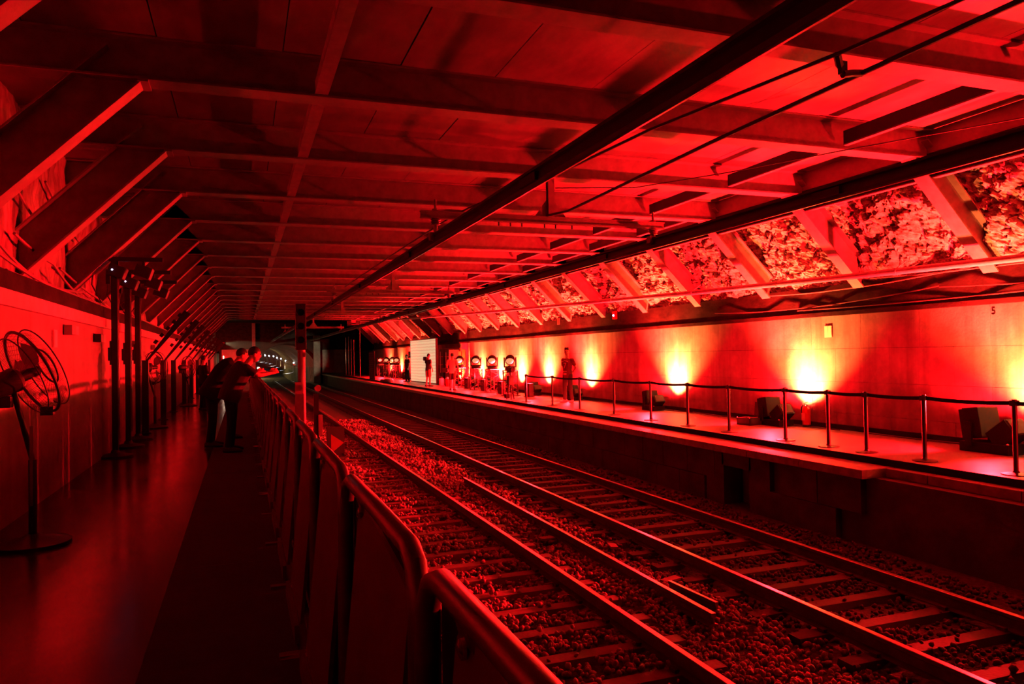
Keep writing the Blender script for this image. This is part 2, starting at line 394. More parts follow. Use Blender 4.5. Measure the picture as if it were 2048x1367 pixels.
jr2 = MB().bb((9.45, 0.16, HB+0.05), (9.54, 2.56, HB+0.07)).mesh('joist', M_steel); jr2w = MB().bb((9.45, 0.16, HB+0.0701), (9.475, 2.56, HB+0.26)).mesh('shaded_joist_web', M_soot_shade)
pf1 = MB().bb((9.99, 0.02, HB-0.295), (10.09, 2.70, HB-0.275)).mesh('purlin', M_steel); pf2 = MB().bb((10.0, 0.02, HB-0.275), (10.02, 2.70, HB+0.1)).mesh('shaded_purlin_web', M_band); pf3 = MB().bb((10.0, 0.02, HB+0.101), (10.02, 2.70, 4.998)).mesh('closure_panel', M_deck)  # purlin web darkened in colour because it faces away from the light
for n in range(len(BEAM_Y)-1):
    link('purlin', pf1, ce, (0, BEAM_Y[n], 0)); link('shaded_purlin_web', pf2, ce, (0, BEAM_Y[n], 0)); link('closure_panel', pf3, ce, (0, BEAM_Y[n], 0))
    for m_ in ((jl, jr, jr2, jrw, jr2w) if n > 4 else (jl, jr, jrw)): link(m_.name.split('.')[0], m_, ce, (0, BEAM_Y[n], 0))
# ---- beyond the roof: dark hall and tunnel portal
wb = struct('wall_back', 'dark tunnel portal wall at the far end')
MB().bb((-3.3, Y1, 5.6), (12.5, YP+1, 5.8)).build('far_ceiling', M_band, wb)
MB().bb((-2.75, Y1, 4.95), (8.6, Y1+0.25, 5.7)).build('header', M_band, wb)
def arch_pts(cx, hw, zs, rise, n=20):
    return [(cx-hw*math.cos(PI*k/n), zs+rise*math.sin(PI*k/n)) for k in range(n+1)]
A0 = [(1.1, -1.3)]+arch_pts(4.7, 3.6, 0.2, 3.15)+[(8.3, -1.3)]
m = MB()
out = [(-2.7, -1.3)]+[(-2.7+15.0*k/20, 5.7) for k in range(21)]+[(12.3, -1.3)]
for i in range(len(A0)-1):
    a, b, c, d = A0[i], A0[i+1], out[i+1], out[i]
    m.prism([(a[0], YP, a[1]), (b[0], YP, b[1]), (c[0], YP, c[1]), (d[0], YP, d[1])], (0, 0.6, 0))
m.build('portal_wall', M_band, wb)
MB().bb((-2.1, YP-0.12, 0.05), (1.0, YP-0.002, 2.75)).build('lit_panel', M_wall_l, wb)  # pale panel stands in for the lit lower part of the wall
MB().bb((8.45, YP-0.12, 0.0), (12.0, YP-0.002, 2.6)).build('right_panel', M_wall, wb)
MB().bb((1.0, YP-0.45, -1.2), (1.35, YP-0.13, 5.6)).build('portal_post', M_steel, wb)
MB().bb((7.5, YP-0.9, -1.3), (8.2, YP-0.1, 4.2)).build('portal_pier', M_wall, wb)
# tunnel tube, following its curve
TP = [(6.0, 96, 1.14), (5.50, 105, 1.38), (5.34, 114, 1.67), (5.16, 123, 1.84), (4.97, 132, 2.12), (4.53, 141, 2.25), (4.09, 150, 2.40), (3.47, 159, 2.56), (3.05, 168, 2.73), (2.68, 177, 2.91)]
tun = struct('wall_tunnel', 'curving ribbed tunnel beyond the portal')
def tpos(y):
    xs = [8.15]+[p[0]+0.5 for p in TP]; yy = [YP]+[p[1] for p in TP]; zz = [0.0]+[p[2]-1.4 for p in TP]
    return np.interp(y, yy, xs), np.interp(y, yy, zz)
rings = []
for i, y in enumerate(np.arange(YP+0.6, 178, 1.5)):
    xr, dz = tpos(y); rb_ = 0.0 if i % 2 else 0.10
    rings.append([(xr-3.6+(3.55-rb_)*math.cos(PI*k/14), y, dz+(-1.3 if k in (0, 14) else 0.2+(3.1-rb_)*math.sin(PI*k/14))) for k in range(15)])
m = MB(); o = 0
for i in range(len(rings)-1):
    for k in range(14): m.add([rings[i][k], rings[i][k+1], rings[i+1][k+1], rings[i+1][k]], [(0, 1, 2, 3)])
m.build('tunnel_lining', nmat('tunnel_lining', (0.10, 0.085, 0.06), (0.2, 0.17, 0.12), (1, 1, 1), 2, (0.6, 0.9)), tun)
MB().bb((-6, 178, -2), (9, 178.3, 8)).build('tunnel_end', M_band, tun)
m = MB()
for i, y in enumerate(np.arange(YP+0.6, 176, 3.0)):
    xr, dz = tpos(y); xr2, dz2 = tpos(y+3.0)
    m.add([(xr-7.2, y, dz-1.2), (xr, y, dz-1.2), (xr2, y+3, dz2-1.2), (xr2-7.2, y+3, dz2-1.2)], [(0, 1, 2, 3)])
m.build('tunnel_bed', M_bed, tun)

# ================================================================== LIGHT FITTINGS
M_glow_w = mat('cool_lamp', (1, 1, 1), 0.5, emit=(0.75, 0.82, 1.0), estr=9)
M_glow_y = mat('warm_lamp', (1, 0.9, 0.6), 0.5, emit=(1.0, 0.72, 0.22), estr=25)
M_glow_s = mat('spot_face', (1, 1, 0.9), 0.5, emit=(1.0, 0.85, 0.6), estr=8)
M_led_face = mat('led_face', (0.04, 0.012, 0.012), 0.8, spec=0.15)
M_pilot = mat('pilot_led', (1, 1, 1), 0.5, emit=(0.7, 0.6, 1.0), estr=2.5)
for i, p in enumerate(TP):
    lab = 'nearest small white lamp on the tunnel wall' if i == 0 else ORD[i]+' small white lamp from the right in the tunnel row'
    t = thing('tunnel_lamp', lab, 'lamp', p, 0, 'lamps along the tunnel wall')
    MB().ball((0, 0, 0), 0.075+0.010*i, 8, 6).build('bulb', M_glow_w, t)
    MB().bb((0.0, -0.05, -0.3), (0.5, 0.05, -0.22)).bb((-.05, -.05, -.3), (.05, .05, -.08)).build('bracket', M_chrome, t)
    if i % 3 == 0: point('tunnel_lamp_light', (p[0]-0.25, p[1], p[2]), 3, (0.95, 0.85, 0.6), 0.1)
    if i < 8:     # bent handrail below each lamp
        hr = MB().tube([(p[0]-.05, p[1], p[2]-0.35), (p[0]-.05, p[1], p[2]-1.15), (p[0]-.3, p[1]-.2, p[2]-1.3), (p[0]-1.4, p[1]-1.2, p[2]-1.38)], 0.05, 6)
        tag(hr.build('conduit', M_chrome, None, True), 'bent bright conduit under the '+ORD[i]+' tunnel lamp from the right', 'pipe', 'bent conduits along the tunnel wall')
t = thing('work_lamp', 'bright yellow lamp glowing low in the tunnel mouth', 'lamp', (2.11, 110, -0.95))
MB().ball((0, 0, 1.33), 0.17, 12, 8).build('lamp_head', M_glow_y, t)
MB().tube([(0, 0, 0.1), (0, 0, 1.2)], 0.04, 8).tube([(0, 0, 0.4), (-.35, 0, 0)], 0.03, 6).tube([(0, 0, 0.4), (.25, .25, 0)], 0.03, 6).tube([(0, 0, 0.4), (.25, -.25, 0)], 0.03, 6).build('stand', M_black, t)
point('work_lamp_light', (2.11, 109.6, 0.4), 70, (1.0, 0.68, 0.25), 0.17)
t = thing('spotlight', 'white spotlight throwing a hazy beam towards the tunnel', 'spotlight', (-1.369, 60.0, 2.946))
dirv = (V((6.0, 86, 1.9))-V((-1.369, 60.0, 2.946))).normalized()
R = rot_to(dirv)
MB().tube([R @ V((0, 0, -0.35)), R @ V((0, 0, 0.0))], [0.08, 0.13], 12).build('housing', M_black, t, True)
MB().ball((0, 0, 0), 0.11, 10, 6).build('lens', M_glow_s, t)
MB().bb((-1.35, -0.04, -0.04), (0.0, 0.04, 0.04)).build('wall_arm', M_black, t)
spot('spotlight_beam', V((-1.369, 60, 2.946))+dirv*0.16, (6.0, 86, 1.9), 3500, (1.0, 0.82, 0.5), 13, 0.35, 0.05)
hz = MB().bb((-1.2, 60.6, 0.9), (6.6, 85.2, 3.2)); hm = bpy.data.materials.new('haze'); hm.use_nodes = True
hm.node_tree.nodes.remove(hm.node_tree.nodes['Principled BSDF'])
vsn = hm.node_tree.nodes.new('ShaderNodeVolumeScatter'); vsn.inputs['Density'].default_value = 0.004; vsn.inputs['Color'].default_value = (0.9, 0.85, 0.7, 1)
hm.node_tree.links.new(vsn.outputs[0], hm.node_tree.nodes['Material Output'].inputs['Volume'])
tag(hz.build('haze', hm), 'thin smoke haze hanging before the tunnel portal', 'haze', kind='stuff')
t = thing('wall_lamp', 'small warm lamp tube on the far left wall', 'lamp', (-1.79, 80, 0.05))
MB().tube([(0, 0, 1.0), (0, 0, 2.0)], 0.035, 8).build('tube', M_glow_s, t); MB().tube([(0, 0, 0), (0, 0, 1.0)], 0.03, 8).lathe((0, 0, 0), [(.2, 0), (.2, .03), (.03, .05)], 10).build('stand', M_black, t)
point('wall_lamp_light', (-1.4, 80.4, 1.7), 18, (1.0, 0.7, 0.3), 0.05)

# ---- floor wash lights against the right wall
def wash(i, x, y, label, scale=1.0, flood=1.0, amber=1.0, case=False):
    t = thing('floor_wash_light', label, 'stage light', (x, y, 0), 0, 'wash lights along the right wall')
    s = scale
    MB().bbx((0, 0, 0.06*s), (0.34*s, 0.62*s, 0.12*s), 0.012).build('base', M_house, t)
    # near-vertical head, a broad thin panel on a yoke
    Rm = Matrix.Rotation(math.radians(-8), 3, 'X')
    hd = MB().bbx((0, 0.16*s, 0.34*s), (0.34*s, 0.26*s, 0.36*s), 0.015, Rm)
    hd.build('upright_head', M_house, t)
    for q in (-1, 1): MB().bb((q*0.21*s, 0.12*s, 0.08*s), (q*0.18*s, 0.2*s, 0.36*s)).build('yoke_arm', M_house, t)
    # tilted head leaning away along the wall
    Rt = Matrix.Rotation(math.radians(52), 3, 'X')
    h2 = MB().bbx((0, -0.20*s, 0.24*s), (0.30*s, 0.22*s, 0.30*s), 0.014, Rt); h2.build('tilted_head', M_house, t)
    MB().box(V((0, -0.20*s, 0.24*s))+Rt @ V((0, 0, 0.155*s)), (0.24*s, 0.18*s, 0.012), Rt).build('lit_face', M_led_face, t)
    MB().box(V((0, 0.16*s, 0.34*s))+Rm @ V((0, 0, 0.186*s)), (0.28*s, 0.20*s, 0.012), Rm).build('lit_face', M_led_face, t)
    MB().tube([(0.1, -0.3*s, 0.02), (0.25, -0.5*s, 0.012), (0.3, -0.9, 0.012), (0.36, -1.5, 0.012)], 0.012, 6).build('power_cable', M_cable, t, True)
    MB().ball((-0.16*s, -0.30*s, 0.13*s), 0.018, 8, 6).build('knob', M_chrome, t)
    # its light
    if flood: spot('wash_flood', (x-0.06, y+0.13, 0.62*s), (x-1.05, y+0.4, 4.2), P_FLOOD*flood, RED, 118, 1.0, 0.09)
    if flood: spot('wash_wall', (x-0.04, y+0.10, 0.60*s), (XW, y+0.1, 0.60*s+0.75), P_WALL*flood, RED, 172, 0.35, 0.09)
    if flood: spot('wash_beam', (x-0.26*s, y, 0.66*s), (x-8, y, 0.66*s+0.1), P_BEAM*flood, RED, 42, 0.8, 0.10)
    if flood:
        for q in (-1, 1): spot('wash_spill', (x-0.30*s, y+q*0.25, 0.74), (x-0.30*s-0.75, y+q*1.45, 0.0), P_SPILL*flood, RED, 84, 0.5, 0.12)
    if amber:
        spot('wash_amber', (x-0.12, y-0.46*s, 0.40*s), (XW, y-0.50, 1.50), P_AMB*amber, AMB, 112, 1.0, 0.05)
        spot('wash_core', (x-0.12, y-0.46*s, 0.42*s), (XW, y-0.48, 0.92), P_HOT*amber, (1.0, 0.50, 0.16), 76, 1.0, 0.05)
    return t
WASH = [(11.05, 3.4, 'wash light standing nearest the camera at the right wall', 1.25, 0.28, 0.5),
        (11.0, 8.3, 'large floor wash light behind the rightmost barrier posts', 1.3, 1.0, 1.0),
        (11.02, 13.35, 'twin-headed floor wash light beside the fire extinguisher', 1.15, 1.0, 1.1),
        (11.02, 18.5, 'twin-headed wash light below the large white hot spot mid-wall', 1.05, 1.0, 1.3),
        (11.1, 24.0, 'wash light just right of the man in the numbered jersey', 1.0, 1.0, 1.0),
        (11.1, 27.8, 'twin-headed wash light behind the first two barrier posts', 1.0, 1.0, 1.1),
        (11.0, 30.9, 'wash light right of the nearest truss tower', 1.0, 0.8, 1.2),
        (11.1, 33.6, 'wash light between the nearest and second truss towers', 1.0, 0.6, 0.9),
        (11.1, 36.6, 'wash light between the second and third truss towers', 1.0, 0.6, 0.9),
        (11.1, 39.2, 'wash light between the third and fourth truss towers', 1.0, 0.6, 0.9),
        (11.1, 49.4, 'wash light behind the man facing the camera', 1.0, 0.7, 0.8),
        (11.1, 53.0, 'nearest wash light behind the far group of towers', 1.0, 0.6, 0.8),
        (11.1, 57.0, 'middle wash light behind the far group of towers', 1.0, 0.6, 0.7),
        (11.1, 61.5, 'farthest wash light behind the far group of towers', 1.0, 0.7, 0.7)]
for i, w in enumerate(WASH): wash(i, *w)
t = thing('floor_wash_light', 'small unseen wash light added on the left platform to redden the portal wall', 'stage light', (-1.6, 82.5, 0.05), 0, 'added wash lights by the portal')  # unseen lamp, added to light the portal wall red
MB().bbx((0, 0, .06), (.4, .3, .12), .02).build('base', M_house, t); MB().bbx((0, .05, .28), (.36, .2, .3), .02, Matrix.Rotation(-.4, 3, 'X')).build('head', M_house, t)
spot('added_portal_wash', (-1.6, 82.9, 0.6), (-0.6, 86, 1.7), 420, RED, 120, 0.6, 0.1)
MB_case = thing('equipment_case', 'dark open equipment case with coiled cable, left of the extinguisher', 'case', (10.75, 13.75, 0), 0.12)
m = MB().bb((-.3, -.2, 0), (.3, .2, .03)).bb((-.3, -.2, 0), (-.27, .2, .16)).bb((.27, -.2, 0), (.3, .2, .16)).bb((-.3, -.2, 0), (.3, -.17, .16)).bb((-.3, .17, 0), (.3, .2, .16))
m.build('tray', M_blackp, MB_case)
MB().box((0.27, 0, 0.31), (0.05, 0.40, 0.34), Matrix.Rotation(math.radians(6), 3, 'Y')).build('lid', M_blackp, MB_case)
MB().tube([(0.14*math.cos(a)*(1-.01*a), 0.12*math.sin(a), 0.06+0.006*a) for a in np.arange(0, 18, .35)], 0.014, 6).build('coiled_cable', M_cable_g, MB_case, True)
for c in ((-.29, .19), (.29, .19), (-.29, -.19)): MB().ball((c[0], c[1], .16), .016, 8, 6).build('corner', M_chrome, MB_case)

# ================================================================== TRACKS
RZ = -1.0
def track(name, xl, xr, y1, label, sl_mat, first):
    t = thing(name, label, 'track', (0, 0, 0))
    prof = [(-.036, 0), (.036, 0), (.036, -.035), (.010, -.05), (.010, -.135), (.07, -.15), (.07, -.162), (-.07, -.162), (-.07, -.15), (-.010, -.135), (-.010, -.05), (-.036, -.035)]
    for x in (xl, xr):
        m = MB(); m.prism([(x+a, Y0, RZ+b) for a, b in prof], (0, y1-Y0, 0)); r = m.build('rail', M_rust, t)
        MB().prism([(x-.033, Y0, RZ+.0005), (x-.028, Y0, RZ+.004), (x+.028, Y0, RZ+.004), (x+.033, Y0, RZ+.0005)], (0, y1-Y0, 0)).build('running_surface', M_railtop, r)
    xc = (xl+xr)/2
    sm = MB().prism([(-1.25, -.125, 0), (-1.25, -.085, .14), (-1.25, .085, .14), (-1.25, .125, 0)], (2.5, 0, 0)).mesh('sleeper', sl_mat)
    cm = MB().box((0, 0, .155), (.05, .09, .035)).mesh('rail_clip', M_rust)
    n = 0; y = first
    while y < 76:
        s = link('sleeper', sm, t, (xc, y, RZ-.302))
        if 3 < y < 13:
            for x in (xl-xc, xr-xc):
                for q in (-1, 1): link('rail_clip', cm, s, (x+q*.085, 0, 0))
        y += .655
    return t
track('railway_track', 1.95, 3.63, YP+8, 'railway track nearest the left platform with pale ballast', M_sleeper, 1.1)
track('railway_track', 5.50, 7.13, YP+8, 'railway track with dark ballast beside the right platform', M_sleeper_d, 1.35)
# ballast: real stones, joined
def ballast(mtl, lab, zones):
    ico = bmesh.new(); bmesh.ops.create_icosphere(ico, subdivisions=1, radius=1.0)
    base = np.array([v.co[:] for v in ico.verts]); faces = np.array([[v.index for v in f.verts] for f in ico.faces]); ico.free()
    keep = []
    def zone(xa, xb, ya, yb, dens, smin, smax, z):
        n = int((xb-xa)*(yb-ya)*dens)
        xs = RNG.uniform(xa, xb, n); ys = RNG.uniform(ya, yb, n); ss = RNG.uniform(smin, smax, n)
        zz = z+0.03*np.sin(xs*3+ys*1.7)+RNG.uniform(-.02, .02, n)
        keep.append(np.stack([xs, ys, zz, ss], 1))
    for q in zones: zone(*q)
    K = np.concatenate(keep)
    K = K[~((abs(K[:, 0]-3.63) < .1) | (abs(K[:, 0]-5.5) < .1) | (abs(K[:, 0]-7.13) < .1) | (abs(K[:, 0]-1.95) < .1))]
    # shallower on the sleepers
    def onsl(K, first, xa, xb):
        ph = ((K[:, 1]-first+.13) % .655) < .26
        return ph & (K[:, 0] > xa) & (K[:, 0] < xb)
    for fi, xa, xb in ((1.1, 1.5, 4.08), (1.35, 5.02, 7.6)):
        o = onsl(K, fi, xa, xb); drop = o & (RNG.random(len(K)) < .93); K = K[~drop]
        o = onsl(K, fi, xa, xb); K[o, 2] += .05
    n = len(K)
    A = RNG.normal(size=(n, 3, 3)); Q, _ = np.linalg.qr(A)
    sc = RNG.uniform(.65, 1.25, (n, 1, 3)); jit = 1+RNG.uniform(-.22, .22, (n, len(base), 1))
    P = (base[None]*jit*sc) @ Q*K[:, 3][:, None, None]+K[:, None, :3]
    F = faces[None]+(np.arange(n)*len(base))[:, None, None]
    me = bpy.data.meshes.new('ballast'); P = P.reshape(-1, 3); F = F.reshape(-1, 3)
    me.vertices.add(len(P)); me.vertices.foreach_set('co', P.ravel())
    me.loops.add(F.size); me.loops.foreach_set('vertex_index', F.ravel().astype(np.int32))
    me.polygons.add(len(F)); me.polygons.foreach_set('loop_start', np.arange(0, F.size, 3, dtype=np.int32))
    me.update(calc_edges=True); me.materials.append(mtl)
    o = link('ballast', me); tag(o, lab, 'ballast', kind='stuff')
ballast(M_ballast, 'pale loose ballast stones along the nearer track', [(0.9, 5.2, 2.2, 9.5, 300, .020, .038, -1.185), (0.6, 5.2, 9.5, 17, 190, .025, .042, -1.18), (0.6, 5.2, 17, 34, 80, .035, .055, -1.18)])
ballast(M_ballast_d, 'dark ballast stones along the farther track, oil and shade in their colour', [(5.2, 8.3, 3.0, 12, 170, .020, .036, -1.195), (5.2, 8.3, 12, 26, 60, .03, .045, -1.195)])
# loose rails lying in the six-foot
def loose(xa, ya, xb, yb, label, w=.06, h=.13, z=-1.16):
    t = thing('spare_rail', label, 'rail', (xa, ya, z), -math.atan2(xb-xa, yb-ya))
    L = math.hypot(xb-xa, yb-ya)
    prof = [(-w/2, h), (w/2, h), (w/2, h-.03), (.01, h-.045), (.01, .025), (.06, .012), (.06, 0), (-.06, 0), (-.06, .012), (-.01, .025), (-.01, h-.045), (-w/2, h-.03)]
    MB().prism([(a, 0, b) for a, b in prof], (0, L, 0)).build('rail', M_rust, t)
    MB().bb((-w/2+.004, 0, h), (w/2-.004, L, h+.003)).build('worn_top', M_railtop, t)
loose(4.50, 6.45, 4.56, 15.7, 'long loose rail lying on the ballast between the tracks')
loose(4.75, 6.75, 4.70, 7.6, 'short loose rail offcut beside the long loose rail', .045, .11, -1.15)
t = thing('marker_stub', 'pair of short stakes standing in the ballast past the loose rail', 'stake', (4.45, 16.6, -1.2))
MB().box((0, 0, .12), (.04, .04, .26), Matrix.Rotation(.2, 3, 'X')).build('stake', M_rust, t); MB().box((.14, -.25, .1), (.04, .04, .22), Matrix.Rotation(-.25, 3, 'X')).build('stake', M_rust, t)
for k, (x, y, a) in enumerate(((4.9, 7.9, .4), (5.0, 9.6, 1.3), (4.3, 10.4, .2), (4.85, 11.6, 1.0))):
    m = MB().box((0, 0, .015), (.30-.03*k, .11, .03)); o = m.build('board_offcut', M_sleeper, None, loc=(x, y, -1.15)); o.rotation_euler = (.05, .04, a)
    tag(o, ['nearest flat board offcut on the ballast by the short rail', 'flat board offcut on the ballast, second from the camera', 'flat board offcut lying close to the left rail', 'farthest flat board offcut between the tracks'][k], 'board', 'board offcuts on the ballast')

# ================================================================== OVERHEAD EQUIPMENT
def conductor(x, z, label):
    t = thing('overhead_conductor_rail', label, 'conductor rail', (x, Y0, z))
    p = [(-.055, .15), (.055, .15), (.055, .125), (.02, .115), (.035, .03), (.028, 0), (-.028, 0), (-.035, .03), (-.02, .115), (-.055, .125)]
    MB().prism([(a*1.15, 0, b*1.15) for a, b in p], (0, YP+6-Y0, 0)).build('rail_bar', M_soot_shade, t)
    MB().bb((-.010, 0, -.014), (.010, YP+6-Y0, .0)).build('contact_wire', M_chrome, t)
    for y in (8.6, 14.6, 20.6, 26.6, 33, 39): MB().bb((-.075, y-.22, .03), (.075, y+.22, .12)).build('joint_plate', M_soot_shade, t)
conductor(2.86, 3.38, 'black overhead conductor rail above the left track')
conductor(6.76, 3.47, 'black overhead conductor rail above the right track')
for k, n in enumerate((4, 9, 14, 20)):
    y = BEAM_Y[n] if n < len(BEAM_Y) else 60.2
    lab = ['nearest red-lit crossbar with central hanger under the roof', 'second crossbar with hanger, behind the nearest one', 'third crossbar hanging beside the signal head', 'farthest crossbar hanging just left and right of the signal'][k]
    t = thing('catenary_crossbar', lab, 'support', (4.82, y, 3.80), 0, 'overhead crossbars')
    c = MB().bb((-2.2, -.045, 0), (2.15, .045, .02)).bb((-2.2, -.01, .0), (2.15, .01, .11)).bb((-2.2, -.045, .10), (2.15, .045, .12)); c.build('crossbar', M_steel, t)
    top = (HB if n < len(BEAM_Y) else 5.55)-3.80
    MB().bb((-.055, -.05, .12), (.055, -.035, top)).bb((-.055, .035, .12), (.055, .05, top)).bb((-.01, -.035, .12), (.01, .035, top)).build('hanger', M_steel, t)
    MB().prism([(-.28, -.006, .12), (.28, -.006, .12), (.055, -.006, .42), (-.055, -.006, .42)], (0, .012, 0)).build('gusset', M_steel, t)
    for x in (-.9, -.7, -.5, -.1, .1, .4): MB().tube([(x, .03, 0.0), (x, .03, -.06)], .012, 6).build('bolt', M_black, t)
    for x, zc in ((2.86-4.82, 3.56-3.80), (6.76-4.82, 3.65-3.80)):
        ins = MB().lathe((x, 0, 0), [(.02, .30), (.02, .16), (.05, .15), (.05, .13), (.03, .12)], 10).lathe((x, 0, 0), [(.05, 0.0), (.09, -.02), (.05, -.035), (.085, -.055), (.05, -.07), (.08, -.09), (.04, -.10), (.03, zc+.02)], 12)
        ins.build('insulator', M_galv, t, True)
        MB().bb((x-.10, -.06, zc-.10), (x+.10, .06, zc+.02)).build('clamp', M_galv, t)
def wire(name, pts, r, label, n=6, m=M_soot_shade, cat='cable'):
    o = MB().tube(pts, r, n).build(name, m, None, True); return tag(o, label, cat)
wire('feeder_cable', [(4.66, Y0, 3.86), (4.64, 3.2, 3.83), (4.60, 6.5, 3.82), (4.72, 10.3, 3.84), (4.74, 11.18, 3.93)], .021, 'thick black feeder cable under the roof, right of its twin')
wire('feeder_cable', [(4.6, 0.5, 3.95), (4.40, 3.46, 3.90), (4.29, 4.32, 3.895), (3.86, 6.43, 3.88), (3.69, 8.38, 3.88), (3.49, 9.94, 3.94), (3.40, 11.2, 3.99), (3.32, 12.04, 3.98), (3.25, 16, 3.98), (3.2, 24.7, 3.99)], .016, 'black feeder cable under the roof running left of its twin')
t = thing('cable_clamp', 'black hanging clamp linking the two feeder cables', 'clamp', (4.44, 4.5, 3.80))
MB().tube([(-.15, -.1, .1), (-.06, -.03, .05)], .03, 6).bb((-.03, -.02, -.10+.1), (.03, .02, .10)).build('strap', M_black, t); MB().tube([(0, 0, 0), (.10, 0, 0.02), (.19, 0, 0.03)], .03, 8).build('grip', M_black, t)
wire('stay_wire', [(8.56, 5.97, 4.3), (7.58, 7.67, 4.3), (6.8, 9.16, 4.3), (5.95, 10.42, 4.3), (4.9, 11.2, 4.4)], .008, 'thin stay wire running under the roof on the right')
t = thing('drain_pipe', 'long pale drain pipe sloping along the foot of the right braces', 'pipe')
PP = [(11.3, Y0, 2.76), (10.93, 7.0, 2.95), (10.72, 11.0, 3.01), (10.5, 15.33, 3.10), (9.9, 28.5, 3.45), (9.3, 50.8, 4.16)]
MB().tube(PP, .058, 12).build('pipe', M_pipe, t, True)
def pat(y):
    for a, b in zip(PP, PP[1:]):
        if a[1] <= y <= b[1]:
            k = (y-a[1])/(b[1]-a[1]); return V(a)+(V(b)-V(a))*k
for y in (3.3, 6.9, 9.8, 12.7, 15.6, 19.5, 24, 30):
    p = pat(y); q = pat(y+.08); MB().tube([p, q], .068, 12).build('collar', M_pipe, t, True)
    MB().tube([p+V((0, .04, .05)), p+V((0.25, .04, .2))], .01, 5).build('clip', M_pipe, t)
# cables along ledges
def sag(xa, ya, za, yb, zb, drop, n=10, jx=0.03):
    return [(xa+jx*math.sin(i*1.9), ya+(yb-ya)*i/n, za+(zb-za)*i/n-drop*4*(i/n)*(1-i/n)) for i in range(n+1)]
k = 0
for (y0, y1, za, zb, d) in ((2, 8.3, 3.05, 2.98, .08), (5.5, 11, 3.0, 3.0, .06), (8.5, 14, 3.02, 2.9, .10), (3, 9.5, 2.75, 2.7, .12), (9.5, 16, 2.72, 2.62, .12), (6, 13, 2.55, 2.5, .04)):
    wire('wall_cable', sag(XW-.16, y0, za, y1, zb, d), .012, ['upper cable at the foot of the rock near the right frame edge', 'cable crossing behind the second brace foot', 'cable under the rock left of the second brace', 'sagging cable on the dark lintel nearest the camera', 'sagging dark cable on the lintel, farther along', 'low straight cable along the dark lintel'][k], 5, M_cable_g if k < 3 else M_cable); k += 1
k = 0
LC = [[(-2.62, 6.0, 3.7), (-2.55, 8.0, 3.35), (-2.5, 9.4, 3.0), (-2.45, 10.8, 2.72)], [(-2.6, 8.2, 3.15), (-2.45, 10.0, 2.78), (-2.35, 12.0, 2.66), (-2.3, 15, 2.64)],
      [(-2.62, 10.6, 3.25), (-2.5, 12.0, 3.05), (-2.45, 13.2, 2.75), (-2.4, 14.4, 2.66)], [(-2.5, 11.5, 2.72), (-2.4, 13.5, 2.78), (-2.4, 15.5, 2.66), (-2.35, 18, 2.75), (-2.35, 22, 2.65)],
      [(-2.62, 13.0, 3.1), (-2.45, 15.2, 2.8), (-2.4, 17.0, 2.68), (-2.4, 20, 2.72)], [(-2.3, 9.0, 2.62), (-2.25, 13.0, 2.63), (-2.25, 20.0, 2.64), (-2.25, 32, 2.64)],
      [(-2.63, 9.2, 4.2), (-2.6, 10.4, 3.9), (-2.6, 11.4, 3.6)], [(-2.63, 12.2, 4.25), (-2.6, 13.3, 3.9), (-2.6, 14.4, 3.7)]]
LL = ['cable dropping across the rough left wall nearest the camera', 'cable drooping onto the left ledge behind the big fan', 'cable hanging behind the second left brace', 'wavy cable resting along the left ledge', 'cable drooping near the tall stands', 'straight cable along the front of the left ledge', 'short conduit high on the left wall between the first braces', 'short conduit high on the left wall between later braces']
for pts, lab in zip(LC, LL):
    q = [V(p) for p in pts]; P = []
    for i in range(len(q)-1):
        for j in range(4): P.append(q[i].lerp(q[i+1], j/4)+V((0, 0, -.03*math.sin(PI*j/4))))
    P.append(q[-1]); wire('wall_cable', P, .02, lab, 6, M_cable_g)
# pieces on walls
t = thing('wall_sign', 'pale framed notice on the left wall behind the big fan', 'sign', (XL+.012, 10.57, 1.95)); MB().bb((-.01, -.09, -.11), (.012, .09, .11)).build('plate', M_sheetwhite, t); MB().bb((.012, -.06, -.085), (.016, .06, .085)).build('face', M_white, t)
for k, (y, z) in enumerate(((11.2, 2.08), (13.3, 2.03), (17.5, 2.02), (21, 2.0))):
    t = thing('junction_box', ['junction box under the left cornice beside the notice', 'second junction box under the left cornice', 'third junction box under the left cornice', 'fourth junction box under the left cornice'][k], 'box', (XL+.02, y, z), 0, 'boxes under the left cornice')
    MB().bbx((.04, 0, 0), (.10, .26, .13), .01).build('body', M_black if k == 1 else M_cable_g, t); MB().bb((.03, .13, -.06), (.085, .32, .06)).build('cover', M_cornice, t)
t = thing('notice_plate', 'small pale plate on the right wall above the bright hot spot', 'sign', (XW-.006, 12.27, 2.02)); MB().bb((-.012, -.10, -.12), (.005, .10, .12)).build('plate', M_sheetwhite, t); MB().bb((-.014, -.004, -.12), (-.012, .004, .12)).build('fold', M_cornice, t)
t = thing('emergency_lamp', 'small red lamp box on the dark lintel', 'lamp', (XW-.14, 21.4, 2.88)); MB().bbx((-.03, 0, 0), (.08, .20, .26), .012).build('housing', M_redpaint, t); MB().ball((-.075, 0, -.01), .03, 8, 6).build('indicator', mat('blue_led', (.5, .4, 1), .5, emit=(.55, .45, 1.0), estr=6), t)
t = thing('lintel_plate', 'small plain plate on the dark lintel left of the red lamp', 'plate', (XW-.14, 26.0, 2.9)); MB().bb((-.01, -.12, -.12), (.0, .12, .12)).build('plate', M_steel, t); MB().bb((-.013, -.09, -.1), (-.01, .09, .1)).build('inner_face', M_rust, t)
t = thing('wall_panel_sign', 'dark red board fixed high on the wall behind the walking man', 'sign', (XW-.01, 41.8, 1.82)); MB().bb((-.03, -1.7, -.27), (0, 1.7, .27)).build('board', M_redpaint, t); MB().bb((-.04, -1.75, -.3), (-.02, 1.75, -.27)).bb((-.04, -1.75, .27), (-.02, 1.75, .3)).build('frame', M_steel, t)
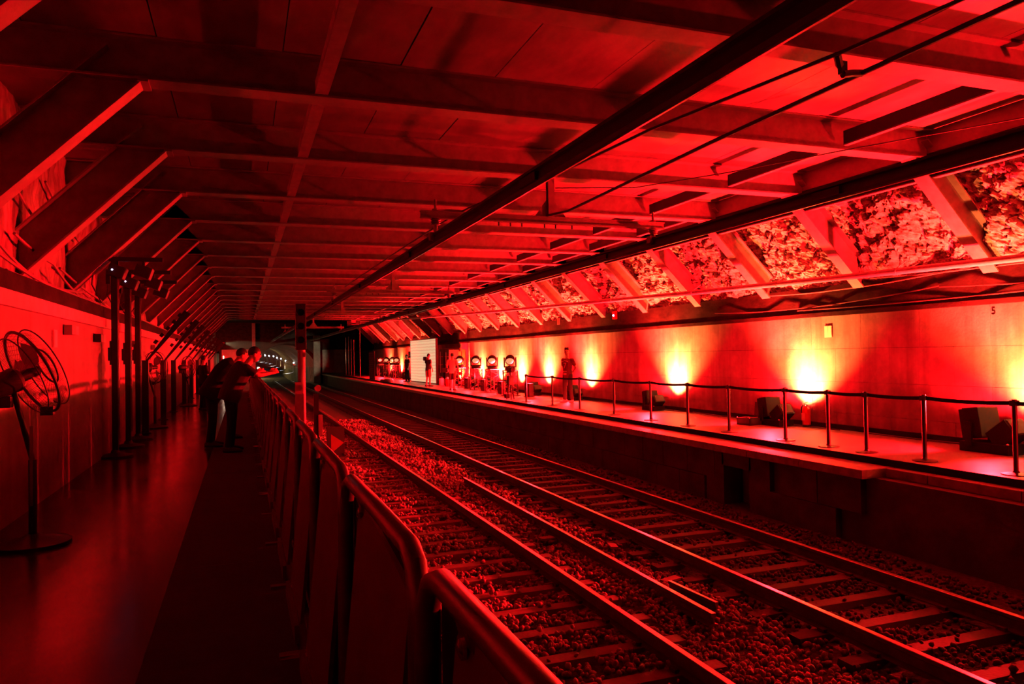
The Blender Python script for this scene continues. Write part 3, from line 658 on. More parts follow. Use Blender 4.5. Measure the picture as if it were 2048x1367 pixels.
# the number 5 on the wall
def text(s, size, m, name, loc, rot, parent=None, ext=0.002):
    c = bpy.data.curves.new(name, 'FONT'); c.body = s; c.size = size; c.extrude = ext; c.align_x = 'CENTER'; c.align_y = 'CENTER'
    o = bpy.data.objects.new(name, c); COL.objects.link(o); dg = bpy.context.evaluated_depsgraph_get()
    me = bpy.data.meshes.new_from_object(o.evaluated_get(dg)); bpy.data.objects.remove(o); me.materials.clear(); me.materials.append(m)
    q = link(name, me, parent, loc); q.rotation_euler = rot; return q
o = text('5', 0.17, M_ink, 'wall_number', (XW-.004, 8.64, 2.285-.06), (PI/2, 0, -PI/2)); tag(o, 'black painted number 5 high on the right wall', 'number')

# ================================================================== RIGHT PLATFORM: barrier posts and belt
POSTS = [5.45, 6.73, 8.08, 9.15, 9.96, 11.02, 12.68, 14.17, 15.76, 17.65, 19.79, 21.84, 24.16]
ordn = ['barrier post just outside the right frame edge', 'rightmost barrier post, in front of the large wash light', 'second barrier post from the right frame edge', 'third barrier post from the right frame edge', 'barrier post just right of the fire extinguisher', 'barrier post in front of the equipment case', 'sixth barrier post from the right frame edge', 'barrier post just right of the big white hot spot', 'barrier post in front of the twin-headed light left of the hot spot', 'ninth barrier post from the right frame edge', 'barrier post just right of the man in the numbered jersey', 'barrier post between the two left hot spots', 'leftmost barrier post where the belt line ends']
pm = MB().tube([(0, 0, .02), (0, 0, .88)], .031, 16).mesh('pole', M_black, True)
bm_ = MB().lathe((0, 0, 0), [(.17, 0), (.17, .012), (.12, .022), (.045, .03), (.034, .05)], 24).mesh('base', M_black, True)
hm_ = MB().bbx((0, 0, .915), (.085, .085, .075), .012).tube([(0, 0, .95), (0, 0, .965)], .03, 12).mesh('head', M_blackp, True)
prev = None
for i, y in enumerate(POSTS):
    t = thing('barrier_post', 'black retractable belt ' + ordn[i], 'barrier', (9.32, y, 0), 0, 'belt barrier posts on the right platform')
    link('pole', pm, t); link('base', bm_, t); link('head', hm_, t)
    if i < len(POSTS)-1:
        L = POSTS[i+1]-y; m = MB(); n = 8; a = []
        for k in range(n+1):
            yy = .045+(L-.09)*k/n; zz = .915-.022*L/1.5*4*(k/n)*(1-k/n); a.append((yy, zz))
        for k in range(n): m.prism([(-.003, a[k][0], a[k][1]-.026), (-.003, a[k+1][0], a[k+1][1]-.026), (-.003, a[k+1][0], a[k+1][1]+.026), (-.003, a[k][0], a[k][1]+.026)], (.006, 0, 0))
        m.build('belt', M_blackf, t)

# ================================================================== truss towers with moving heads
def tower_meshes(h, w):
    out = []
    ch = [(sx*w/2, sy*w/2) for sx in (-1, 1) for sy in (-1, 1)]
    for c in ch: out.append(('chord', MB().tube([(c[0], c[1], .02), (c[0], c[1], h)], .028, 8).mesh('chord', M_truss, True)))
    seq = [ch[0], ch[1], ch[3], ch[2]]
    for k in range(4):
        a, b = seq[k], seq[(k+1) % 4]; m = MB(); n = 5
        for i in range(n):
            z0 = .06+(h-.12)*i/n; z1 = .06+(h-.12)*(i+1)/n
            if i % 2: a, b = b, a
            m.tube([(a[0], a[1], z0), (b[0], b[1], z1)], .011, 5)
            a, b = seq[k], seq[(k+1) % 4]
        m.tube([(a[0], a[1], .06), (b[0], b[1], .06)], .012, 5).tube([(a[0], a[1], h-.06), (b[0], b[1], h-.06)], .012, 5)
        out.append(('lattice', m.mesh('lattice', M_truss)))
    out.append(('base_plate', MB().bb((-w/2-.08, -w/2-.08, 0), (w/2+.08, w/2+.08, .02)).mesh('base_plate', M_truss)))
    out.append(('top_plate', MB().bb((-w/2-.03, -w/2-.03, h), (w/2+.03, w/2+.03, h+.03)).mesh('top_plate', M_white)))
    return out
def head_meshes():
    out = [('base', MB().bbx((0, 0, .055), (.30, .40, .11), .015).mesh('base', M_blackp, True)),
           ('yoke', MB().bbx((0, -.235, .32), (.13, .05, .40), .015).bbx((0, .235, .32), (.13, .05, .40), .015).bbx((0, 0, .135), (.14, .50, .05), .015).mesh('yoke', M_blackp, True))]
    # head body, facing -x: dark dome above, pale lens bulging out below
    out.append(('head_shell', MB().ball((.02, 0, .42), (.20, .205, .21), 18, 12).mesh('head_shell', M_house, True)))
    out.append(('lens', MB().ball((-.075, 0, .365), (.165, .165, .145), 18, 12).mesh('lens', M_lens, True)))
    out.append(('front_ring', MB().tube([(-.10+.10*math.sin(2*PI*k/24)*.5, .182*math.cos(2*PI*k/24), .40+.17*math.sin(2*PI*k/24)) for k in range(24)], .016, 6, closed=True).mesh('front_ring', M_house, True)))
    return out
TWM = tower_meshes(1.0, .42); HDM = head_meshes()
TW = [(10.2, 28.2), (10.5, 31.4), (10.55, 34.0), (10.65, 37.2), (10.9, 55.2), (11.0, 57.4), (11.05, 60.2), (11.0, 62.8)]
TN = ['nearest', 'second', 'third', 'fourth', 'first far', 'second far', 'third far', 'last far']
for i, (x, y) in enumerate(TW):
    rz = 1.15
    t = thing('truss_tower', TN[i]+' short truss tower carrying a stage light', 'truss', (x, y, 0), 0.2, 'short truss towers'); s = 1.0
    for nme, me in TWM: link(nme, me, t)
    h = thing('moving_head_light', TN[i]+' moving head stage light on top of its truss tower', 'stage light', (x, y, 1.03), rz, 'moving heads on the towers')
    for nme, me in HDM: link(nme, me, h)
    if i >= 4: t.scale = (1, 1, 1.0)
# small speaker-like ground fixtures between towers
for i, (x, y) in enumerate(((10.3, 29.6), (10.5, 32.6), (10.6, 35.6), (10.5, 26.9))):
    t = thing('floor_box', ['black upright floor box right of the nearest truss tower', 'black upright floor box right of the second truss tower', 'black upright floor box right of the third truss tower', 'black upright floor box nearest the belt end post'][i], 'box', (x, y, 0), .3, 'floor boxes between the towers')
    MB().bbx((0, 0, .28), (.22, .30, .50), .02).build('cabinet', M_blackp, t, True); MB().bb((-.14, -.18, 0), (.14, .18, .03)).build('foot', M_black, t); MB().lathe((-.112, 0, .34), [(.10, 0), (.085, -.012), (.03, .01)], 14, 'x').build('front_disc', M_truss, t)

# ================================================================== glowing cream wall panel and clutter behind
M_glow_wall = bpy.data.materials.new('glowing_wavy_wall'); M_glow_wall.use_nodes = True
nt = M_glow_wall.node_tree; b = nt.nodes['Principled BSDF']; tc = nt.nodes.new('ShaderNodeTexCoord'); wv = nt.nodes.new('ShaderNodeTexWave'); wv.bands_direction = 'Z'; wv.inputs['Scale'].default_value = 1.7
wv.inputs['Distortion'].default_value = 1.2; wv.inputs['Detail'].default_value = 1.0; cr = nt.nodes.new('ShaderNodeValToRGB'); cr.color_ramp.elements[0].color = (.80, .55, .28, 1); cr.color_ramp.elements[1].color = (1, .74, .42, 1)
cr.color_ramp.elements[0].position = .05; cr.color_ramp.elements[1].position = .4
nt.links.new(tc.outputs['Object'], wv.inputs['Vector']); nt.links.new(wv.outputs['Fac'], cr.inputs['Fac']); nt.links.new(cr.outputs[0], b.inputs['Emission Color']); b.inputs['Emission Strength'].default_value = 0.22  # emission stands in for white light falling on a pale wall
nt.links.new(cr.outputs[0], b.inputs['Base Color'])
t = thing('glowing_wall_panel', 'tall cream wall panel with fine wavy lines on the platform, its brightness an added glow', 'screen', (10.66, 45.6, 0), 0.03)
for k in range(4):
    for j in range(4): MB().bb((-.03, -3.05+1.52*k+.004, .06+.655*j+.003), (.0, -3.05+1.52*(k+1)-.004, .06+.655*(j+1)-.003)).build('glow_panel', M_glow_wall, t)
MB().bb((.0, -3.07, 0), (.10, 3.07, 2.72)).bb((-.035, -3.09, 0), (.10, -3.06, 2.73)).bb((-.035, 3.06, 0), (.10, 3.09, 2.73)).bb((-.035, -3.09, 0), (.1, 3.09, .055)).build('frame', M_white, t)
t = thing('wavy_grille', 'dim grille of wavy slats at the far end of the lit wall', 'grille', (9.1, 55.8, 0), -.04)
m = MB()
for k in range(26):
    P = [(0.02*math.sin(j*1.3), -1.5+3.0*j/24, .1+.075*k+.012*math.sin(j*2.1)) for j in range(25)]
    m.tube(P, .007, 4)
g = m.build('wavy_slats', M_cable_g, t); g['kind'] = 'stuff'
MB().bb((.03, -1.55, 0), (.07, 1.55, 2.08)).build('back_panel', M_band, t)
for i, (x, y, h, lab) in enumerate(((10.95, 41.0, 2.05, 'tall black equipment rack right of the cream panel'), (11.0, 39.95, 2.0, 'second black equipment rack, beside the timber panel'))):
    t = thing('equipment_rack', lab, 'rack', (x, y, 0), .1, 'equipment racks')
    MB().bbx((0, 0, h/2+.05), (.6, .62, h-.1), .02).build('cabinet', M_blackp, t)
    for z in (.45, 1.15, 1.6): MB().bb((-.315, -.28, z), (-.295, .28, z+.03)).build('shelf_edge', M_redpaint if z > 1 else M_chrome, t)
    MB().bb((-.32, .1, .7), (-.30, .13, h-.15)).build('light_strip', M_white, t)
    for c in ((-.25, -.25), (.25, -.25), (-.25, .25), (.25, .25)): MB().ball((c[0], c[1], .045), .045, 8, 6).build('castor', M_black, t)
t = thing('timber_panel', 'tan timber panel standing by the equipment racks', 'panel', (11.2, 38.6, 0), .15); MB().bbx((0, -.25, 1.0), (.05, .42, 2.0), .01).build('board', M_wood, t); MB().bbx((0, .25, .95), (.05, .36, 1.9), .01).build('board', M_wood, t); MB().bb((-.04, -.46, .95), (-.02, .42, 1.0)).build('batten', M_black, t)
for i, (x, y, lab, m_) in enumerate(((10.5, 40.4, 'small white drum standing in front of the racks', M_white), (10.45, 38.9, 'small red canister in front of the racks', M_redpaint), (10.4, 37.9, 'white bucket beside the red canister', M_white))):
    t = thing('canister', lab, 'container', (x, y, 0), 0, 'small containers in front of the racks'); MB().lathe((0, 0, 0), [(.13, 0), (.15, .03), (.15, .36), (.13, .40)], 16).build('body', m_, t, True); MB().lathe((0, 0, .40), [(.135, 0), (.135, .04), (.05, .06), (.04, .1)], 14).build('lid', M_black if i != 1 else M_white, t, True)
t = thing('monitor', 'dark monitor on a thin stand behind the man facing the camera', 'monitor', (10.85, 50.1, 0), .1); MB().bbx((0, 0, 1.78), (.07, .80, .46), .015).build('screen', M_blackp, t); MB().bb((-.045, -.2, 1.72), (-.036, .2, 1.76)).build('logo_bar', M_white, t); MB().tube([(0, 0, .02), (0, 0, 1.6)], .02, 8).lathe((0, 0, 0), [(.25, 0), (.25, .02), (.03, .04)], 14).build('stand', M_black, t)
t = thing('cable_coil', 'heap of black cable lying on the platform edge', 'cable', (9.0, 49.2, 0.0))
MB().tube([(.42*math.cos(a)*(1-.006*a), (1.5-.01*a)*math.sin(a)*.6, .03+.0035*a) for a in np.arange(0, 38, .35)], .02, 6).build('coil', M_cable, t, True); MB().bbx((.05, -.15, .14), (.3, .5, .12), .03).build('plug_box', M_blackp, t)
for i, (x, y, h) in enumerate(((8.9, 60.1, 4.6), (9.15, 65.3, 3.2), (9.2, 67.3, 3.3), (9.3, 69.8, 3.6), (9.35, 72.1, 3.6))):
    t = thing('slim_mast', ['tallest slim mast beside the far dark wall', 'slim mast second from the right in the far dark corner', 'middle slim mast in the far dark corner', 'slim mast left of the middle one in the far corner', 'leftmost slim mast in the far dark corner'][i], 'mast', (x, y, 0), 0, 'slim masts in the far corner')
    MB().tube([(0, 0, .02), (0, 0, h)], .035, 8).build('mast', M_chrome, t, True); MB().lathe((0, 0, 0), [(.3, 0), (.3, .03), (.05, .06)], 12).build('base', M_black, t)

# fire extinguisher
t = thing('fire_extinguisher', 'red fire extinguisher with black hose standing by the right wall', 'extinguisher', (11.32, 12.72, 0))
MB().lathe((0, 0, 0), [(.088, 0), (.092, .02), (.092, .05)], 20).build('foot_ring', M_black, t, True)
MB().lathe((0, 0, 0), [(.084, .05), (.085, .36), (.07, .405), (.03, .43), (.025, .44)], 20).build('cylinder', M_redpaint, t, True)
MB().lathe((0, 0, .44), [(.022, 0), (.026, .02), (.02, .05)], 12).build('valve', M_chrome, t, True)
MB().box((-.02, .0, .515), (.02, .14, .012), Matrix.Rotation(-.35, 3, 'X')).box((-.02, -.02, .482), (.02, .11, .012), Matrix.Rotation(.25, 3, 'X')).build('lever', M_black, t)
MB().tube([(0, .03, .475), (0, .10, .47), (0, .145, .40), (0, .14, .30), (0, .115, .2), (0, .105, .08)], .011, 8).build('hose', M_black, t, True)
MB().bb((-.0875, -.05, .14), (-.083, .05, .30)).build('label', M_sheetwhite, t)
# cables on the platform floor
for i, (y0, y1) in enumerate(((4, 11.5), (12.4, 17.2), (18, 23), (24.5, 30))):
    wire('floor_cable', [(11.40+.04*math.sin(y*2.3), y, .014) for y in np.arange(y0, y1, .25)], .014, ['black cable along the wall foot nearest the camera', 'black cable along the wall foot behind the extinguisher', 'black cable along the wall foot below the large hot spot', 'black cable along the wall foot behind the jersey man'][i], 6, M_cable)
# video camera on tripod at the platform edge
t = thing('video_camera', 'black video camera on a tripod at the platform edge', 'camera', (9.22, 25.5, 0))
MB().bbx((0, 0, 1.10), (.16, .34, .2), .02).build('body', M_blackp, t); MB().lathe((-.0, -.17, 1.10), [(.07, 0), (.08, -.12)], 12, 'y').build('lens', M_black, t, True); MB().bbx((0, .05, 1.24), (.05, .22, .05), .01).build('handle', M_blackp, t)
MB().bbx((0, 0, .72), (.2, .2, .34), .02).build('battery_pack', M_blackp, t); MB().tube([(0, 0, .55), (0, 0, 1.0)], .045, 8).build('column', M_black, t)
for a in (.3, 2.4, 4.5): MB().tube([(0, 0, .95), (.16*math.cos(a), .16*math.sin(a), .02)], [.03, .022], 6).build('leg', M_black, t)
MB().bbx((-.10, .12, .14), (.16, .2, .16), .03).build('sandbag', M_blackf, t)

# ================================================================== LEFT PLATFORM
ZL = 0.05
LEAN = Matrix.Rotation(math.atan2(.105, 1.08), 3, 'Y')
def barrier_meshes():
    out = []
    def L(p): return V((p[0], p[1], p[2]))
    # local: y 0..1.27 along the run, z from the floor, x 0 at the foot of the panel
    hoop = [(.085, .03, .02), (.09, .03, .95), (.092, .035, 1.06), (.093, .07, 1.125), (.094, .14, 1.15), (.094, .60, 1.153), (.094, 1.12, 1.15), (.093, 1.19, 1.125), (.092, 1.235, 1.06), (.09, 1.24, .95), (.085, 1.24, .02)]
    out.append(('top_rail', MB().tube(hoop, .026, 14).mesh('top_rail', M_galv, True), None))
    # sheet panel with a sloping top and a rounded far corner
    far, near = 1.09, .22
    def xp(z): return .012+(.105)*z/1.08
    prof = [(near, .10), (far, .10), (far, 1.0)]
    for k in range(9):
        a = math.radians(90*k/8); prof.append((far-.09+.09*math.cos(a), 1.02+.085*math.sin(a)))
    prof += [(far-.26, 1.075), (near+.05, 1.015), (near, .985)]
    out.append(('sheet_panel', MB().prism([(xp(z), y, z) for y, z in prof], (.018, 0, 0)).mesh('sheet_panel', M_sheet), None))
    out.append(('bracket', MB().prism([(xp(1.1)+.004, far-.12, 1.03), (xp(1.1)+.004, far-.02, 1.03), (.085, far-.05, 1.15), (.085, far-.11, 1.15)], (.012, 0, 0)).mesh('bracket', M_galv), None))
    out.append(('bolt', MB().lathe((xp(1.06)-.006, far-.075, 1.055), [(.020, .0), (.020, -.008), (.010, -.012)], 10, 'x').mesh('bolt', M_chrome, True), None))
    out.append(('dark_infill', MB().bb((.128, .02, .0), (.136, 1.255, 1.06)).mesh('dark_infill', M_blackf), None))
    out.append(('lower_bar', MB().bb((.045, .03, .12), (.075, 1.24, .16)).mesh('lower_bar', M_galv), None))
    out.append(('foot', MB().bb((-.10, .0, 0), (.14, .06, .018)).bb((-.01, .2, 0), (.015, 1.1, .10)).mesh('foot', M_sheet), None))
    return out
BMS = barrier_meshes()
bl = {0: 'steel crowd barrier nearest the camera, cut by the bottom edge', 1: 'second steel crowd barrier from the camera', 2: 'third steel crowd barrier from the camera', 3: 'fourth steel crowd barrier from the camera', 4: 'fifth steel crowd barrier from the camera',
      5: 'sixth steel crowd barrier from the camera', 6: 'seventh steel crowd barrier, short of the leaning men', 7: 'eighth steel crowd barrier, short of the leaning men'}
for k in range(0, 30):
    lab = bl.get(k, ORD[k]+' steel crowd barrier counted from the camera, far along the run')
    t = thing('crowd_barrier', lab, 'barrier', (.268, .30+1.275*k, ZL+(.008 if .268 < .27 else 0)), 0, 'crowd barriers along the left platform')
    for nme, me, _ in BMS: link(nme, me, t)

# tall crank stands with lamps
def stand(x, y, h, lab, flip, face):
    t = thing('tall_light_stand', lab, 'stand', (x, y, ZL), 0, 'tall light stands by the left wall')
    MB().bb((-.045, -.045, .02), (.045, .045, h)).build('mast', M_black, t)
    MB().bb((-.07, -.06, 1.55), (-.045, .06, 1.95)).bb((-.10, -.03, 1.62), (-.07, .03, 1.84)).build('winch', M_black, t)
    MB().bb((.05, -.02, .3), (.068, .02, h-.3)).build('guide_rail', M_chrome, t)
    MB().lathe((0, 0, 0), [(.28, 0), (.28, .03), (.08, .07), (.06, .12)], 12).build('base', M_black, t, True)
    MB().bb((-.35, -.04, h), (.75, .04, h+.07)).bb((-.35, -.05, h-.2), (-.28, .05, h)).build('crossbar', M_black, t)
    for q, xx in enumerate((.05, .45)):
        b = MB().bbx((xx, 0, h-.18), (.26, .30, .20), .02, Matrix.Rotation(.35, 3, 'Y')).bb((xx-.02, -.03, h-.1), (xx+.02, .03, h)).build('lamp_body', M_blackp, t)
        if face and q == 0: MB().ball((xx-.06+.2*q, -.15, h-.16), .015, 8, 6).build('pilot_light', M_pilot, b)
    MB().tube([(-.3, 0, h), (-.34, .02, h-.4), (-.2, .04, h-.7), (-.06, .05, h-.5)], .012, 5).build('lead', M_cable, t, True)
stand(-2.02, 14.0, 3.30, 'nearest tall black light stand by the left wall', 1, True)
stand(-2.02, 15.5, 3.25, 'middle tall black light stand by the left wall', 1, True)
stand(-2.02, 16.9, 3.20, 'farthest tall black light stand by the left wall', 1, False)
# raking struts on posts farther along the left wall
for i, y in enumerate((18.3, 22.3, 25.5, 30.0, 34, 38.5, 43, 47.5, 52)):
    t = thing('raking_strut', ['nearest black raking strut on its post by the left wall', 'second black raking strut on its post', 'third black raking strut on its post', 'fourth black raking strut on its post'][i] if i < 4 else ORD[i]+' black raking strut counted from the camera', 'strut', (-2.02, y, ZL), 0, 'raking struts along the left wall')
    MB().bb((-.09, -.06, 0), (.05, .06, 1.62)).build('post', M_black, t)
    MB().prism([(-.09, -.03, 1.50), (.05, -.03, 1.62), (.92, -.03, 2.66), (.80, -.03, 2.74)], (0, .06, 0)).build('strut', M_black, t)
    MB().bb((-.14, -.12, 0), (.10, .12, .02)).build('foot', M_black, t)
    m = MB()
    for j in range(5):
        z = 2.0+.15*j; x = .22+.125*j
        m.box((x-.02, 0, z+.03), (.09, .10, .07), Matrix.Rotation(-.87, 3, 'Y'))
    m.build('cleats', M_black, t)

# pedestal fans
M_bladep = mat('grey_blade', (0.45, 0.42, 0.40), 0.4)
M_fog = mat('fan_guard_wire', (0.10, 0.06, 0.06), 0.3, 0.5)
def fan(x, y, z, R, lab, nd):
    t = thing('pedestal_fan', lab, 'fan', (x, y, ZL), 0, 'pedestal fans by the left wall')
    Rm = V(nd).to_track_quat('X', 'Z').to_matrix(); c = V((0, 0, z-ZL))
    def P(p): return Rm @ V(p)+c
    MB().lathe((0, 0, 0), [(.30, 0), (.30, .03), (.10, .07), (.05, .10)], 20).build('base', M_black, t, True)
    MB().tube([(0, 0, .08), (0, 0, .75)], .034, 10).tube([(0, 0, .75), P((-.2, 0, -.10))], .024, 10).build('pole', M_black, t, True)
    MB().bb((-.012, -.045, .35), (.012, -.028, 1.05)).build('pole_highlight_strip', M_chrome, t)
    ring = lambda xx, rr, n=40: [P((xx, rr*math.cos(2*PI*k/n), rr*math.sin(2*PI*k/n))) for k in range(n)]
    g = MB().tube(ring(0, R), .013, 6, closed=True).tube(ring(.10, R*.95), .006, 5, closed=True).tube(ring(-.08, R*.93), .006, 5, closed=True).tube(ring(.13, R*.42), .009, 5, closed=True); g.build('guard_rings', M_black, t, True)
    w = MB()
    for k in range(44):
        a = 2*PI*k/44; cs, sn = math.cos(a), math.sin(a)
        w.tube([P((.14, R*.14*cs, R*.14*sn)), P((.13, R*.5*cs, R*.5*sn)), P((.09, R*.88*cs, R*.88*sn)), P((0, R*cs, R*sn))], .0012, 4)
        w.tube([P((-.10, R*.22*cs, R*.22*sn)), P((-.08, R*.88*cs, R*.88*sn)), P((0, R*cs, R*sn))], .0012, 4)
    w.build('guard_wires', M_fog, t)
    for k in range(3):
        b = MB(); pr = []
        for j in range(7):
            rr = R*(.12+.74*j/6); a0 = 2*PI*k/3+.15*j/6; wd = .20+.30*math.sin(PI*min(1, j/5))
            pr.append([P((.03*s_, rr*math.cos(a0+wd*s_), rr*math.sin(a0+wd*s_))) for s_ in (-1, -.3, .3, 1)])
        for j in range(6):
            for q in range(3): b.add([pr[j][q], pr[j][q+1], pr[j+1][q+1], pr[j+1][q]], [(0, 1, 2, 3)])
        b.build('blade', M_bladep, t, True)
    MB().tube([P((-.36, 0, 0)), P((-.32, 0, 0)), P((-.14, 0, 0)), P((-.10, 0, 0))], [.07, .10, .11, .07], 14).build('motor', M_blackp, t, True)
    MB().tube([P((-.1, 0, 0)), P((.05, 0, 0))], .05, 12).build('hub', M_black, t, True)
    MB().bbx(tuple(P((-.30, 0, -.14))), (.12, .10, .10), .015).build('switch_box', M_blackp, t); MB().bb(tuple(P((0.0, R*.2, -R))-V((.05, .05, .04))), tuple(P((0.0, R*.2, -R))+V((.05, .05, .04)))).build('tag_box', M_black, t)
fan(-1.75, 7.6, 1.57, .385, 'large black pedestal fan at the left, nearest the camera', (.74, .50, .40))
fan(-1.98, 19.6, 1.50, .38, 'pedestal fan before the first raking strut', (.75, .62, .05))
fan(-1.80, 28.4, 1.42, .38, 'small far pedestal fan beyond the third raking strut', (.75, .62, .05))

# ================================================================== SIGNAL, SIGN
t = thing('railway_signal', 'tall black colour-light signal on a post beside the barriers', 'signal', (1.18, 16.3, -1.2))
MB().tube([(0, 0, .05), (0, 0, 3.05)], .078, 16).build('post', M_steel, t, True)
MB().bbx((-.01, 0, 3.52), (.21, .22, .98), .02).build('head', M_blackp, t)
for z in (3.24, 3.53, 3.82):
    MB().lathe((-.02, -.11, z), [(.075, 0), (.08, -.14), (.074, -.14), (.07, -.01)], 14, 'y').build('visor', M_black, t, True)
    MB().lathe((-.02, -.105, z), [(.068, 0), (.06, -.012)], 14, 'y').build('lens', mat('signal_lens', (.05, .01, .01), .08, spec=.9), t, True)
MB().bbx((.055, -.06, 2.93), (.05, .05, .10), .01).build('cable_gland', M_steel, t)
MB().bb((-.14, -.09, .02), (-.02, .03, 2.35)).build('conduit_box', M_steel, t)
MB().lathe((0, 0, 0), [(.24, 0), (.24, .06), (.11, .12)], 14).build('base', M_band, t)
t = thing('trackside_box', 'trackside cable box and lamp beside the signal post', 'box', (1.45, 16.1, -1.2)); MB().bb((-.05, -.05, .0), (.05, .05, 2.1)).build('post', M_black, t)
MB().lathe((.03, -.05, 2.22), [(.02, .08), (.06, .05), (.07, -.03), (.065, -.09), (.05, -.09)], 14, 'y').build('lamp_hood', M_steel, t, True); MB().bbx((.08, -.02, 1.45), (.09, .10, .42), .01).build('connector_case', M_steel, t)
MB().tube([(0.05, -.06, 1.2), (.10, -.1, 1.0), (.12, -.1, .7), (.08, -.08, .4), (0.02, -.06, .05)], .025, 6).tube([(0.0, -.06, 1.15), (-.02, -.1, .9), (.03, -.1, .5), (.0, -.06, .05)], .02, 6).build('hose', M_cable, t, True)
t = thing('track_sign', 'square black track sign with a red triangle standing on the ballast', 'sign', (2.47, 21.6, -1.22), .12)
MB().bbx((0, 0, .47), (.50, .04, .88), .008).build('board', M_black, t)
MB().prism([(-.13, -.028, .70), (-.13, -.028, .16), (.235, -.028, .44)], (0, .006, 0)).build('triangle', mat('sign_red', (.42, .03, .03), .5), t)
MB().bb((-.2, .02, 0), (-.16, .3, .03)).bb((.16, .02, 0), (.2, .3, .03)).build('foot', M_black, t)

# ================================================================== PEOPLE
def frame(p0, p1, right):
    t = (V(p1)-V(p0)).normalized(); r = V(right); r = (r-t*r.dot(t)).normalized(); return t, r, r.cross(t)
def ring(c, r, fw, a, b, n=14, sq=0.85):
    out = []
    for k in range(n):
        t = 2*PI*k/n; ct, st = math.cos(t), math.sin(t)
        out.append(V(c)+r*a*math.copysign(abs(ct)**sq, ct)+fw*b*math.copysign(abs(st)**sq, st))
    return out
def limb(m, pts, rad, n=12): m.tube(pts, rad, n)
def mids(pts, rad):
    P, Rr = [], []
    for i in range(len(pts)-1):
        for k in range(4):
            P.append(V(pts[i]).lerp(V(pts[i+1]), k/4)); Rr.append(rad[i]+(rad[i+1]-rad[i])*k/4)
    P.append(V(pts[-1])); Rr.append(rad[-1]); 
    for _ in range(2):
        Q = [P[0]]+[(P[i-1]+P[i]*2+P[i+1])/4 for i in range(1, len(P)-1)]+[P[-1]]; P = Q
    return P, Rr
def fuse(name, m, vox, material, parent, smooth_it=4):
    me = m.mesh(name, None); o = bpy.data.objects.new(name+'_tmp', me); COL.objects.link(o)
    md = o.modifiers.new('r', 'REMESH'); md.mode = 'VOXEL'; md.voxel_size = vox; md.use_smooth_shade = True
    ms = o.modifiers.new('s', 'SMOOTH'); ms.factor = .5; ms.iterations = smooth_it
    dg = bpy.context.evaluated_depsgraph_get(); me2 = bpy.data.meshes.new_from_object(o.evaluated_get(dg))
    bpy.data.objects.remove(o); bpy.data.meshes.remove(me); me2.name = name; me2.materials.clear(); me2.materials.append(material)
    me2.polygons.foreach_set('use_smooth', [True]*len(me2.polygons))
    return link(name, me2, parent)
def hand(m, w, d, side, nrm, curl):
    """palm + four bent fingers + thumb; w wrist, d hand direction, side = thumb side, nrm = palm normal"""
    d = V(d).normalized(); side = V(side); side = (side-d*side.dot(d)).normalized(); nr = d.cross(side) if V(nrm).dot(d.cross(side)) > 0 else -d.cross(side)
    w = V(w); pe = w+d*.095
    m.loft([ring(w, side, nr, .027, .02, 10), ring(w+d*.045, side, nr, .041, .018, 10), ring(pe, side, nr, .042, .014, 10)])
    for i, (off, L) in enumerate(((.031, .072), (.011, .080), (-.011, .075), (-.031, .058))):
        p = w+d*.085+side*off; q = p+d*.012; dd = d; P = [p, q]
        for j in range(3):
            dd = Quaternion(side.cross(nr).cross(nr), 0) @ dd if False else (dd*math.cos(curl)+nr*math.sin(curl)).normalized(); P.append(P[-1]+dd*L*(.45, .32, .23)[j])
            nr2 = nr
        m.tube(P, [.0105, .0105, .0098, .009, .0075], 8)
    p = w+d*.03+side*.034
    m.tube([p-side*.012, p+side*.022+d*.02, p+side*.030+d*.050+nr*.012, p+side*.024+d*.075+nr*.022], [.014, .0125, .011, .008], 8)
